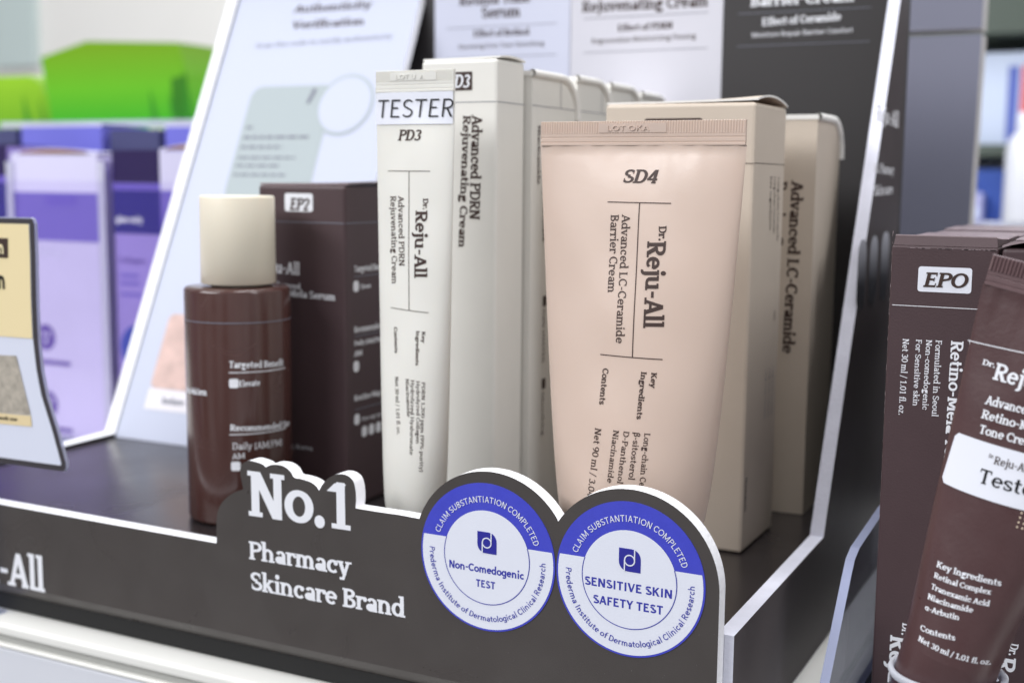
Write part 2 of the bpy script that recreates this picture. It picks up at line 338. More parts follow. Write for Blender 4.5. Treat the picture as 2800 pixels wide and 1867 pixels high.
def disc(cu, cv, r, n=72): return [(cu+r*math.cos(2*math.pi*i/n), cv+r*math.sin(2*math.pi*i/n)) for i in range(n)]
EPS = .00012
def fy(Y, e=EPS): return lambda u, v: (u, Y-e, v)        # printing on a face that looks along -Y
def fx(X, e=EPS): return lambda u, v: (X+e, u, v)        # printing on a face that looks along +X

# printed lines: text, face, slant, start (u,v), end (u,v), cap height; metres on the face they are printed on
TEXTS = {
 'panel': [
  ('No.1', 'slabbold', 0, -0.14633, 0.04825, -0.10872, 0.04858, 0.01375),
  ('Pharmacy', 'slabbold', 0, -0.14649, 0.03472, -0.10973, 0.03517, 0.00559),
  ('Skincare Brand', 'slabbold', 0, -0.14628, 0.02526, -0.09114, 0.02574, 0.00563),
  ('All', 'slabbold', 0, -0.24975, 0.01021, -0.23301, 0.0102, 0.01157),
 ],
 'sd4': [
  ('SD4', 'slabbold', 0.2, -0.03828, 0.14847, -0.02825, 0.14838, 0.00361),
  ('Dr.', 'slabbold', 0, -0.02649, 0.13715, -0.02616, 0.13332, 0.00209),
  ('Reju-All', 'slabbold', 0, -0.02927, 0.13313, -0.02846, 0.11036, 0.00511),
  ('Advanced LC-Ceramide', 'slab', 0, -0.0371, 0.14, -0.03581, 0.10586, 0.00233),
  ('Barrier Cream', 'slab', 0, -0.04042, 0.13993, -0.03936, 0.11916, 0.00237),
  ('Key', 'slabbold', 0, -0.02532, 0.09891, -0.02533, 0.09487, 0.00144),
  ('Ingredients', 'slabbold', 0, -0.02807, 0.09904, -0.0284, 0.0864, 0.00147),
  ('Contents', 'slabbold', 0, -0.03914, 0.09908, -0.03932, 0.0894, 0.00175),
  ('Long-chain Ceramide', 'slab', 0, -0.02603, 0.083, -0.02665, 0.062, 0.00151),
  ('β-sitosterol', 'slab', 0, -0.02875, 0.0831, -0.0294, 0.07041, 0.00156),
  ('D-Panthenol', 'slab', 0, -0.03156, 0.08317, -0.03242, 0.06916, 0.00151),
  ('Niacinamide', 'slab', 0, -0.03446, 0.08319, -0.03534, 0.06902, 0.00156),
  ('Net 90 ml / 3.04 fl. oz.', 'slab', 0, -0.03993, 0.08318, -0.04142, 0.05767, 0.00189),
 ],
 'pd3': [
  ('TESTER', 'sanslight', 0.1, -0.11823, 0.16726, -0.09124, 0.1667, 0.00515),
  ('PD3', 'slabbold', 0.2, -0.11005, 0.16007, -0.10219, 0.16003, 0.0032),
  ('Dr.', 'slabbold', 0, -0.1006, 0.14329, -0.10047, 0.14, 0.00164),
  ('Reju-All', 'slabbold', 0, -0.10286, 0.13974, -0.10245, 0.12007, 0.00379),
  ('Advanced PDRN', 'slab', 0, -0.10904, 0.14391, -0.1079, 0.12329, 0.00197),
  ('Rejuvenating Cream', 'slab', 0, -0.11192, 0.14387, -0.11035, 0.11796, 0.00207),
  ('Key', 'slabbold', 0, -0.09953, 0.10448, -0.09954, 0.10113, 0.00097),
  ('Ingredients', 'slabbold', 0, -0.10132, 0.10462, -0.10112, 0.09435, 0.00102),
  ('Contents', 'slabbold', 0, -0.10914, 0.10521, -0.10857, 0.09751, 0.00127),
  ('PDRN 1,200 ppm (99% purity)', 'slab', 0, -0.09914, 0.08955, -0.09922, 0.0626, 0.00092),
  ('Hydrolyzed Collagen', 'slab', 0, -0.10076, 0.08981, -0.10038, 0.07105, 0.00098),
  ('Hydrolyzed Hyaluronate', 'slab', 0, -0.10247, 0.09004, -0.10214, 0.06766, 0.00104),
  ('Niacinamide', 'slab', 0, -0.10429, 0.09024, -0.10341, 0.07885, 0.0011),
  ('Net 30 ml / 1.01 fl. oz.', 'slab', 0, -0.10816, 0.09055, -0.10668, 0.07327, 0.00125),
 ],
 'pd3box': [
  ('PD3', 'slabbold', 0.2, -0.10992, 0.17723, -0.10168, 0.17703, 0.00405),
  ('Advanced PDRN', 'slabbold', 0, -0.10072, 0.16863, -0.10145, 0.13646, 0.00362),
  ('Rejuvenating Cream', 'slabbold', 0, -0.10385, 0.16868, -0.10537, 0.1276, 0.00273),
 ],
 'sd4box': [
  ('SD4', 'slabbold', 0.2, -0.04853, 0.16145, -0.03502, 0.1616, 0.00521),
 ],
 'sd4side': [
  ('Key Ingredients', 'slab', 0, 0.09312, 0.15076, 0.09405, 0.13404, 0.00209),
  ('Long-chain Ceramide', 'slab', 0, 0.09733, 0.15056, 0.09843, 0.13275, 0.00213),
  ('Long-chain Ceramide', 'slab', 0, 0.10163, 0.15035, 0.10305, 0.13026, 0.00216),
  ('Niacinamide', 'slabbold', 0, 0.07672, 0.05875, 0.07678, 0.04801, 0.00237),
  ('Contents', 'slabbold', 0, 0.10255, 0.10806, 0.10253, 0.105, 0.00265),
 ],
 'sd4b2': [
  ('Advanced LC-Ceramide', 'slabbold', 0, -0.01921, 0.14935, -0.02026, 0.09089, 0.00397),
  ('Barrier Cream', 'slabbold', 0, -0.02457, 0.1493, -0.02561, 0.11515, 0.00389),
 ],
 'ep2': [
  ('EP2', 'slabbold', 0.2, -0.17478, 0.13791, -0.16678, 0.13782, 0.00413),
  ('Reju-All', 'slabbold', 0, -0.18795, 0.1162, -0.17095, 0.11564, 0.00411),
  ('Advanced', 'slabbold', 0, -0.18358, 0.11113, -0.17072, 0.11072, 0.00193),
  ('Retino-Mela Serum', 'slabbold', 0, -0.18811, 0.10833, -0.15625, 0.10755, 0.00245),
  ('Seoul, Korea', 'slab', 0, -0.18145, 0.05435, -0.1664, 0.05451, 0.00159),
 ],
 'ep2side': [
  ('Targeted Benefit', 'slabbold', 0, 0.06508, 0.11713, 0.08581, 0.11702, 0.00212),
  ('Elevate', 'slab', 0, 0.06902, 0.11108, 0.0754, 0.11112, 0.00152),
  ('Recommended Use', 'slabbold', 0, 0.06482, 0.09627, 0.08664, 0.09622, 0.00215),
  ('Daily (AM/PM)', 'slab', 0, 0.06476, 0.09184, 0.08251, 0.09152, 0.00165),
  ('AM', 'slab', 0, 0.06472, 0.08803, 0.06966, 0.08807, 0.0019),
  ('Routine Map', 'slabbold', 0, 0.06452, 0.07248, 0.08117, 0.07229, 0.00205),
 ],
 'bottle': [
  ('Targeted Benefit', 'slabbold', 0, 0.00883, 0.08804, 0.0288, 0.08728, 0.00215),
  ('Elevate', 'slabbold', 0, 0.01196, 0.08179, 0.01877, 0.08188, 0.00192),
  ('Recommended Use', 'slabbold', 0, 0.00878, 0.06739, 0.03251, 0.06638, 0.00205),
  ('Daily (AM/PM)', 'slab', 0, 0.00936, 0.06122, 0.02751, 0.06074, 0.00218),
  ('AM', 'slab', 0, 0.0093, 0.05794, 0.01351, 0.05817, 0.00182),
  ('Retino-Mela Serum', 'slabbold', 0, -0.01085, 0.07827, 0.00099, 0.07863, 0.00211),
 ],
 'sign': [
  ('Authenticity', 'slabbold', 0, -0.27574, 0.20884, -0.23285, 0.20884, 0.00389),
  ('Verification', 'slabbold', 0, -0.27446, 0.20025, -0.23435, 0.20047, 0.00386),
  ('Scan the code to verify authenticity', 'slab', 0, -0.29292, 0.19086, -0.21707, 0.19258, 0.00252),
 ],
 'cards': [
  ('Retinol Tone', 'slabbold', 0, -0.18927, 0.22447, -0.15435, 0.22417, 0.00375),
  ('Serum', 'slabbold', 0, -0.17828, 0.21862, -0.15918, 0.21847, 0.00466),
  ('Effect of Retinol', 'slabbold', 0, -0.18205, 0.21069, -0.15471, 0.21063, 0.00281),
  ('Renewing Even Tone Smoothing', 'slab', 0, -0.18957, 0.2058, -0.14753, 0.20591, 0.00189),
  ('Rejuvenating Cream', 'slabbold', 0, -0.13005, 0.2187, -0.07492, 0.21837, 0.00447),
  ('Effect of PDRN', 'slabbold', 0, -0.11371, 0.21022, -0.08963, 0.21034, 0.00266),
  ('Regeneration Moisturizing Firming', 'slab', 0, -0.12548, 0.20566, -0.07959, 0.20602, 0.00209),
  ('Barrier Cream', 'slabbold', 0, -0.0574, 0.21731, -0.017, 0.21724, 0.0042),
  ('Effect of Ceramide', 'slabbold', 0, -0.05244, 0.20966, -0.02165, 0.21044, 0.00294),
  ('Moisture Repair Barrier Comfort', 'slab', 0, -0.05654, 0.20536, -0.01691, 0.20575, 0.00183),
 ],
 'outer': [
  ('Reju-All', 'slabbold', 0, 0.1541, 0.17016, 0.19474, 0.16926, 0.00546),
  ('No.1 Pharmacy', 'slabbold', 0, 0.15316, 0.15248, 0.18973, 0.15196, 0.00335),
  ('Skincare', 'slabbold', 0, 0.15501, 0.14445, 0.19008, 0.14497, 0.00353),
 ],
 'epo': [
  ('EPO', 'slabbold', 0.2, 0.03747, 0.12216, 0.04832, 0.1223, 0.00384),
  ('Net 30 ml / 1.01 fl. oz.', 'slab', 0, 0.03301, 0.10821, 0.03285, 0.08755, 0.00159),
  ('For Sensitive skin', 'slab', 0, 0.03639, 0.10824, 0.03641, 0.09036, 0.00149),
  ('Non-comedogenic', 'slab', 0, 0.03899, 0.10831, 0.0389, 0.08951, 0.00148),
  ('Formulated in Seoul', 'slab', 0, 0.04139, 0.10838, 0.0414, 0.08797, 0.00156),
  ('Retino-Mela Tone', 'slabbold', 0, 0.04524, 0.10844, 0.04506, 0.07265, 0.00309),
  ('Advanced', 'slabbold', 0, 0.04977, 0.10855, 0.04979, 0.091, 0.00305),
  ('Dr.', 'slabbold', 0, 0.03662, 0.03051, 0.0365, 0.02707, 0.0021),
  ('Reju-All', 'slabbold', 0, 0.0336, 0.02655, 0.03325, 0.00251, 0.00471),
 ],
 'epot': [
  ('Dr.', 'slabbold', 0, -0.01242, 0.06745, -0.00954, 0.06755, 0.00126),
  ('Reju-All', 'slabbold', 0, -0.00934, 0.06503, 0.00709, 0.06534, 0.00383),
  ('Advanced', 'slabbold', 0, -0.0092, 0.05919, 0.00101, 0.05981, 0.00205),
  ('Retino-Mela', 'slabbold', 0, -0.00912, 0.05592, 0.00467, 0.05648, 0.00202),
  ('Tone Cream', 'slabbold', 0, -0.00865, 0.05251, 0.00443, 0.05317, 0.00202),
  ('Dr.', 'slab', 0, -0.00498, 0.04814, -0.00378, 0.04824, 0.00084),
  ('Reju-All', 'slab', 0, -0.00359, 0.04709, 0.0041, 0.0475, 0.0018),
  ('Tester', 'slab', 0, -0.00574, 0.04201, 0.00833, 0.0426, 0.00326),
  ('Key Ingredients', 'slabbold', 0, -0.00854, 0.01996, 0.00586, 0.02114, 0.00146),
  ('Retinal Complex', 'slabbold', 0, -0.00836, 0.0174, 0.00433, 0.01864, 0.00126),
  ('Tranexamic Acid', 'slabbold', 0, -0.00824, 0.01471, 0.00487, 0.01596, 0.00127),
  ('Niacinamide', 'slabbold', 0, -0.00825, 0.01212, 0.00202, 0.01351, 0.00127),
  ('α-Arbutin', 'slabbold', 0, -0.00805, 0.00946, -0.0002, 0.01088, 0.00126),
  ('Contents', 'slabbold', 0, -0.00767, 0.0045, 0.00033, 0.00608, 0.00135),
  ('Net 30 ml / 1.01 fl. oz.', 'slabbold', 0, -0.00744, 0.00204, 0.0089, 0.00237, 0.00129),
 ],
}

# ---------------------------------------------------------------- palette
charcoal = mat('charcoal_laminate', (72, 67, 65), .36, .5, grain=(2600, .00005), mottle=(45, .06), smear=(38, .12))
charcoal_gloss = mat('charcoal_gloss', (84, 78, 80), .4, .04, mottle=(30, .08))
charcoal_matt = mat('charcoal_matt', (50, 47, 48), .5, .4, grain=(2600, .00005))
floor_dark = mat('tray_floor_laminate', (40, 36, 37), .24, .5, grain=(2200, .00003), mottle=(80, .06), smear=(25, .05))
foam = mat('foam_board_edge', (250, 250, 254), .7, .3, grain=(900, .0002), mottle=(400, .03))
white_card = mat('white_card', (216, 220, 236), .5, .4)
card_blue = mat('pale_blue_card', (205, 208, 226), .5, .4)
card_grey = mat('pale_grey_card', (208, 207, 216), .5, .4)
ink_white = mat('white_ink', (235, 236, 242), .5, .3)
ink_brown = mat('dark_brown_ink', (66, 50, 46), .5, .3)
ink_black = mat('black_ink', (22, 22, 26), .5, .3)
ink_grey = mat('grey_ink', (120, 122, 135), .5, .3)
badge_blue = mat('badge_blue', (66, 72, 196), .42, .5, grain=(2600, .00005), mottle=(300, .04), smear=(90, .14))
badge_ink = mat('badge_ink', (58, 62, 165), .5, .3)
badge_white = mat('badge_white', (228, 231, 243), .42, .5, grain=(2600, .00004), smear=(90, .14))
badge_dark = mat('badge_dark_blue', (44, 44, 150), .45, .4)
cream_tube = mat('beige_tube_plastic', (207, 185, 171), .40, .5, grain=(420, .00003), mottle=(30, .012), sss=.08, smear=(55, .10))
white_tube = mat('ivory_tube_plastic', (230, 228, 221), .4, .45, grain=(420, .00003), mottle=(30, .01), sss=.08, smear=(70, .10))
brown_tube = mat('brown_tube_plastic', (80, 56, 57), .36, .5, grain=(900, .00006), mottle=(120, .05), smear=(70, .12))
ivory_carton = mat('ivory_carton', (230, 228, 222), .55, .35, grain=(1500, .00005), mottle=(70, .015))
beige_carton = mat('beige_carton', (205, 192, 177), .55, .35, grain=(1500, .00005), mottle=(70, .02))
brown_carton = mat('brown_carton', (74, 57, 60), .5, .4, grain=(1800, .00006), mottle=(90, .04))
paper = mat('carton_paper', (236, 234, 230), .7, .3)
paper_tan = mat('carton_inside_paper', (150, 112, 78), .8, .2)
paper_dark = mat('brown_carton_edge', (150, 135, 138), .6, .3, grain=(800, .0002))
dark_inside = mat('carton_dark_inside', (38, 28, 28), .8, .2)
sticker_white = mat('white_sticker', (232, 234, 244), .45, .4)
bottle_brown = mat('brown_bottle_glass', (76, 49, 45), .22, .5, coat=.25, mottle=(60, .04), smear=(60, .08))
bottle_cap = mat('cream_bottle_cap', (234, 225, 206), .4, .45, sss=.1)
acrylic = clear('clear_acrylic', (236, 238, 246), .03)
acrylic_edge = mat('polished_acrylic_edge', (150, 156, 184), .10, 1.0, grain=(260, .0001))
acrylic_milky = clear('hazy_acrylic', (252, 251, 255), .05, .012, (225, 222, 245), .012)

# ---------------------------------------------------------------- the shop: floor, wall, shelf
def structure(o, label=None): o['kind'] = 'structure'; return o
b = MB(); b.box(-4, -3, -1.06, 3, 3, -1.0, mat('shop_floor_tile', (150, 150, 152), .35, mottle=(3, .06))); structure(b.build('floor'))
b = MB(); b.box(-4, 1.55, -1.0, 3, 1.6, 2.6, mat('off_white_wall_paint', (246, 244, 240), .8, .3, grain=(300, .0003), mottle=(2.5, .03))); structure(b.build('wall', None, (0, 1.55, 0)))
shelf_white = mat('white_shelf_metal', (236, 235, 230), .35, .5)
price_rail = mat('price_rail_plastic', (220, 222, 230), .3, .5, mottle=(14, .03))
b = MB()
b.box(-1.5, -.0088, -.004, .7, .80, 0, shelf_white, .0012, 3)
b.box(-1.5, -.0072, -.0065, .7, .60, -.0041, mat('rail_groove', (170, 170, 166), .5))  # grey strip: the groove's shadow line is put into its colour
b.box(-1.5, -.0092, -.0080, .7, -.0062, -.0066, shelf_white, .0006)
b.box(-1.5, -.0086, -.060, .7, .60, -.0081, price_rail, .001)
structure(b.build('shelf'))

# ---------------------------------------------------------------- the counter display
ds = thing('display_stand', 'charcoal countertop display with white cut edges and two round blue test seals on its front', 'display stand', (-.157, .1, 0))
B0 = (-.157, .1, 0)
OUT = [(-0.1591, 0.0378), (-0.1589, 0.0452), (-0.1584, 0.0478), (-0.1572, 0.0502), (-0.1549, 0.0526), (-0.1519, 0.0546), (-0.1484, 0.056), (-0.1487, 0.0578), (-0.1495, 0.0604), (-0.1492, 0.0631), (-0.1478, 0.0644), (-0.1454, 0.0652), (-0.1434, 0.065), (-0.1409, 0.0646), (-0.1397, 0.0638), (-0.1381, 0.0647), (-0.1355, 0.0651), (-0.133, 0.0649), (-0.1306, 0.0636), (-0.1296, 0.0617), (-0.1275, 0.0618), (-0.124, 0.0614), (-0.1216, 0.0604), (-0.1205, 0.059), (-0.1197, 0.0606), (-0.1175, 0.0631), (-0.114, 0.0648), (-0.111, 0.0649), (-0.1087, 0.0637), (-0.1079, 0.0614), (-0.1076, 0.0583), (-0.1079, 0.0554), (-0.0981, 0.0553), (-0.0876, 0.0555), (-0.0855, 0.0595), (-0.0831, 0.0625), (-0.0782, 0.0665), (-0.0728, 0.0694), (-0.0667, 0.071), (-0.061, 0.0711), (-0.0577, 0.0705), (-0.0528, 0.0683), (-0.048, 0.0649), (-0.0444, 0.0599), (-0.042, 0.0628), (-0.0374, 0.0665), (-0.0325, 0.0691), (-0.0277, 0.0708), (-0.0236, 0.0712), (-0.0176, 0.0707), (-0.0118, 0.0689), (-0.0089, 0.0669), (-0.0059, 0.0639), (-0.003, 0.0605), (-0.0009, 0.0563), (0.0, 0.0522), (0.0003, 0.0467)]
def _arcpts(c, r, p0, p1, n=40):
    a0 = math.atan2(p0[1]-c[1], p0[0]-c[0]); a1 = math.atan2(p1[1]-c[1], p1[0]-c[0])
    if a0 < 0: a0 += 2*math.pi
    return [(c[0]+r*math.cos(a0+(a1-a0)*i/n), c[1]+r*math.sin(a0+(a1-a0)*i/n)) for i in range(n+1)]
def _round(pts, sharp):                                   # corner cutting that keeps the sharp notches
    for _ in range(2):
        q = [pts[0]]
        for i in range(1, len(pts)-1):
            p = pts[i]
            if p in sharp: q.append(p); continue
            a, c = pts[i-1], pts[i+1]; q += [(.25*a[0]+.75*p[0], .25*a[1]+.75*p[1]), (.75*p[0]+.25*c[0], .75*p[1]+.25*c[1])]
        pts = q + [pts[-1]]
    return pts
k1 = OUT.index((-.0876, .0555))
OUT = _round(OUT[:k1+1], {(-.1591, .0378), (-.1484, .056), (-.1397, .0638), (-.1275, .0618), (-.1205, .059), (-.1079, .0554)})[:-1] \
    + _arcpts((-.0640, .0471), .0240, (-.0876, .0555), (-.0444, .0609)) + _arcpts((-.0237, .0471), .0241, (-.0440, .0601), (.0003, .0467))
poly = [(-.3167, .0100), (.0004, .0100)] + OUT[::-1] + [(-.3167, .0383)]
b = MB()
b.prism(poly, lambda u, v, w: (u, w, v), 0, .0048, charcoal, foam, None, False)
curve = [(0, .0100), (.0006, .0083), (.0019, .0064), (.0034, .0052), (.0046, .0046)]
V = [(x, y, z) for y, z in curve for x in (-.3167, .0004)] + [(x, .0048, z) for z in (.0100, .0046) for x in (-.3167, .0004)]
b.add(V[:10], [(2*i, 2*i+2, 2*i+3, 2*i+1) for i in range(4)], charcoal, True)
b.add([(.0004, y, z) for y, z in curve] + [(.0004, .0048, .0046), (.0004, .0048, .0100)], [(0, 1, 2, 3, 4, 5, 6)], foam)
rr = random.Random(11)
dust = mat('dust_fleck', (150, 146, 144), .8)
for k in range(90):                                      # dust and tiny scuffs on the printed face
    u, v = rr.uniform(-.25, 0), rr.uniform(.011, .037); l = rr.uniform(.00006, .00022); a = rr.uniform(0, 3.1)
    b.flat([(u, v), (u+l*math.cos(a), v+l*math.sin(a)), (u+l*math.cos(a)-.00005*math.sin(a), v+l*math.sin(a)+.00005*math.cos(a)), (u-.00005*math.sin(a), v+.00005*math.cos(a))], fy(0, .00008), dust)
for t in TEXTS['panel'][:3]: b.text(t, fy(0), ink_white)
t = TEXTS['panel'][3]; wA = text_tris('All', 'slabbold')[2]; wR = text_tris('Reju-All', 'slabbold')[2]; L = (t[5]-t[3])*wR/wA
b.text(('Reju-All', 'slabbold', 0, t[5]-L, .01021, t[5], .01021, .01157), fy(0), ink_white)
b.text(('Dr.', 'slabbold', 0, t[5]-L-.0105, .0178, t[5]-L-.0008, .0178, .005), fy(0), ink_white)
panel = b.build('front_panel', ds, B0)

def arc_text(mb, s, face, cx, cz, r, a0, a1, cap, m, inward=False):
    """letters along a circle; a0/a1 degrees of the first and last edge of the line"""
    Vt, Ft, W = text_tris(s, face); P = []
    for x, y in Vt:
        a = math.radians(a0 + (a1-a0)*x/W); rr = r - y*cap if inward else r + y*cap
        P.append((cx+rr*math.cos(a), -.0004, cz+rr*math.sin(a)))
    mb.add(P, Ft, m)
def logo(mb, cx, cz, s):
    Y = -.0004; h = s/2
    leaf = [(cx-h, cz+h), (cx-h, cz-h*.15)] + [(cx-h+h*.85*(1-math.cos(math.radians(a))), cz-h*.15-h*.85*math.sin(math.radians(a))) for a in range(15, 91, 15)] + [(cx-h*.12, cz-h), (cx+h, cz-h), (cx+h, cz+h*.15)] + [(cx+h-h*.85*(1-math.cos(math.radians(a))), cz+h*.15+h*.85*math.sin(math.radians(a))) for a in range(15, 91, 15)]
    mb.prism(leaf, lambda u, v, w: (u, w, v), Y, -.0001, badge_dark)
    Pl = lambda u, v: (u, Y-.0001, v)
    w = s*.055
    [mb.flat(ring(cx, cz, s*.20, s*.20+w, a, a+180, 20), Pl, badge_white) for a in (0, 180)]
    mb.flat([(cx+s*.20, cz), (cx+s*.20+w, cz), (cx+s*.20+w, cz+h), (cx+s*.20, cz+h)], lambda u, v: (u, Y-.00015, v), badge_white)
    mb.flat([(cx-s*.20-w, cz-h), (cx-s*.20, cz-h), (cx-s*.20, cz), (cx-s*.20-w, cz)], lambda u, v: (u, Y-.00015, v), badge_white)
def badge(cx, cz, R, lines, lg, label):
    mb = MB(); Pw = lambda u, v, w: (u, w, v)
    mb.prism(disc(cx, cz, R, 96), Pw, -.00022, 0, badge_blue)
    ri = R*.635; dz = .0043; ad = math.degrees(math.asin(dz/R)); ai = math.degrees(math.asin(dz/ri)); Rw = R*.975
    low = [(cx+Rw*math.cos(math.radians(a)), cz+Rw*math.sin(math.radians(a))) for a in [180-ad+(180+2*ad)*i/72 for i in range(73)]]
    mb.flat(low, lambda u, v: (u, -.00027, v), badge_white)
    mb.flat(disc(cx, cz, ri, 72), lambda u, v: (u, -.00031, v), badge_white)
    A = [180-ai+(180+2*ai)*i/60 for i in range(61)]
    mb.flat([(cx+(ri+.00012)*math.cos(math.radians(a)), cz+(ri+.00012)*math.sin(math.radians(a))) for a in A] + [(cx+(ri-.00012)*math.cos(math.radians(a)), cz+(ri-.00012)*math.sin(math.radians(a))) for a in reversed(A)], lambda u, v: (u, -.00035, v), badge_ink)
    arc_text(mb, 'CLAIM SUBSTANTIATION COMPLETED', 'sans', cx, cz, R*.745, 161, 20, .0017, badge_white)
    arc_text(mb, 'Prederma Institute of Dermatological Clinical Research', 'sans', cx, cz, R*.865, 177, 364, .0016, badge_ink, True)
    for s, u0, u1, z, cap in lines: mb.text((s, 'sansbold', 0, u0, z, u1, z, cap), lambda u, v: (u, -.00035, v), badge_ink)
    logo(mb, *lg)
    o = mb.build('seal', panel, B0); o['label'] = label
badge(-.0652, .0472, .0206, [('Non-Comedogenic', -.0769, -.0536, .0428, .0022), ('TEST', -.0684, -.0623, .0387, .0021)], (-.0650, .0514, .0059), 'round blue and white seal reading Non-Comedogenic TEST')
badge(-.0237, .0475, .0205, [('SENSITIVE SKIN', -.0361, -.0117, .0444, .0023), ('SAFETY TEST', -.0336, -.0141, .0398, .0023)], (-.0235, .0527, .0060), 'round blue and white seal reading SENSITIVE SKIN SAFETY TEST')

b = MB(); b.box(-.3108, .0052, .0005, -.0016, .2040, .035, floor_dark)
for k in range(260):
    u, v = rr.uniform(-.30, -.002), rr.uniform(.006, .11); l = rr.uniform(.00005, .00025); b.flat([(u, v), (u+l, v+l*.3), (u+l*.7, v+l)], lambda x, y: (x, y, .03506), dust)
b.build('tray_floor', ds, B0)
def side_profile(y0, slope): return [(.0050, .0005), (.2044, .0005), (.2044, .2385), (min(y0+slope*(.2385-.038), .2040), .2385), (y0+.0005, .038), (y0, .0368), (.0050, .0355)]
b = MB()
b.prism(side_profile(.1005, .497), lambda u, v, w: (w, u, v), .0030, -.0014, charcoal_gloss, mat('side_board_edge', (222, 223, 236), .6, .3, grain=(900, .0002), mottle=(120, .05)), charcoal_matt)  # darker, bluer copy of the foam edge; shade is put into its colour
outer_ink = mat('panel_print_grey', (235, 235, 240), .5, .3); outer_reflections = ramp_mat('painted_panel_reflections', [(0, (34, 34, 40)), (.35, (50, 52, 60)), (1, (205, 206, 216))], 'Z', .105, .132, .3)  # pale blobs fading to dark: reflections painted into the side panel's colour
for t in TEXTS['outer']: b.text(t, fx(.003), outer_ink)
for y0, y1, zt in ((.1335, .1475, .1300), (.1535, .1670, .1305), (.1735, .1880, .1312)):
    b.flat(rrect(y0, .106, y1, zt, .0055), fx(.003), outer_reflections)
b.build('side_panel', ds, B0)
b = MB()
b.prism(side_profile(.1125, .457), lambda u, v, w: (w, u, v), -.3110, -.3167, charcoal_matt, foam, charcoal_matt)
b.build('side_panel', ds, B0)
b = MB(); b.box(-.3167, .2045, .0005, .0030, .209, .2600, charcoal_matt); back = b.build('back_panel', ds, B0)
YC = .2045
def card(name, x0, x1, m, dark, texts, rules, label):
    mb = MB(); mb.box(x0, YC-.0008, .075, x1, YC-.0001, .2560, m)
    for t in texts: mb.text(t, fy(YC-.0008), ink_white if dark else ink_brown)
    for z in rules: mb.line([(x0+.006, z), (x1-.006, z)], .00025, fy(YC-.0008), ink_grey)
    o = mb.build(name, back, B0); o['label'] = label
T = TEXTS['cards']
card('printed_card', -.2019, -.1356, card_blue, False, T[0:4], (.2148, .2018), 'pale blue card, leftmost of the three')
card('printed_card', -.1352, -.0686, card_grey, False, T[4:7], (.2160, .2020), 'pale grey card in the middle')
card('printed_card', -.0684, -.0045, charcoal_matt, True, T[7:10], (.2147, .2021), 'dark card with white lettering')
b = MB(); b.box(-.3160, .0022, .0004, -.0004, .0050, .0060, mat('dark_gap_black', (14, 13, 14), .7)); b.build('dark_gap_strip', ds, B0)  # black strip added so the gap under the front panel goes dark
# the leaning notice board at the left
LQ = math.sqrt(1+.457**2)
def lp(e=EPS): return lambda u, v: (u, .1124+.457*v/LQ - e/LQ, .0352 + v/LQ + .457*e/LQ)
board_white = mat('notice_board_white', (190, 195, 214), .5, .4)
b = MB(); P = lambda u, v, w: lp(-w)(u, v)
b.prism([(-.3109, 0), (-.2076, 0), (-.2076, .2225), (-.3109, .2225)], P, 0, .0042, board_white, foam)
T = TEXTS['sign']
b.text(T[0], lp(), ink_brown); b.text(T[1], lp(), ink_brown); b.text(T[2], lp(), ink_grey, 'slab')
mint = mat('pale_mint_print', (164, 174, 177), .5, .4)
b.flat(rrect(-.2875, .113, -.2410, .1705, .006), lp(), mint)
b.flat(disc(-.2335, .1602, .0150), lp(.00020), mint); b.flat(disc(-.2335, .1602, .0136), lp(.00030), board_white)
b.flat([(-.2548, .1612), (-.2528, .1612), (-.2506, .1682), (-.2528, .1690)], lp(.0003), ink_grey)
for z, x0, x1, h in ((.1490, -.2850, -.2805, .0022), (.1440, -.2850, -.2480, .0022), (.1392, -.2850, -.2620, .0020), (.1340, -.2850, -.2530, .0016), (.1300, -.2850, -.2600, .0016), (.1255, -.2850, -.2560, .0016)):
    mb_x = x0
    while mb_x < x1:                                     # rows of small print
        w = random.uniform(.0025, .006); b.flat([(mb_x, z), (min(mb_x+w, x1), z), (min(mb_x+w, x1), z+h*.55), (mb_x, z+h*.55)], lp(.0003), ink_grey); mb_x += w+.0011
skin = mat('printed_skin_photo', (205, 176, 168), .5, .3, mottle=(160, .14))
b.flat(rrect(-.2990, .0236, -.2660, .0580, .003), lp(), skin)
b.flat([(-.2990, .0140), (-.2660, .0140), (-.2660, .0234), (-.2990, .0234)], lp(), mat('pale_caption_strip', (226, 222, 228), .5))
b.text(('before', 'slabbold', 0, -.2900, .0170, -.2775, .0170, .003), lp(.0003), ink_grey)
b.build('notice_board', ds, B0)

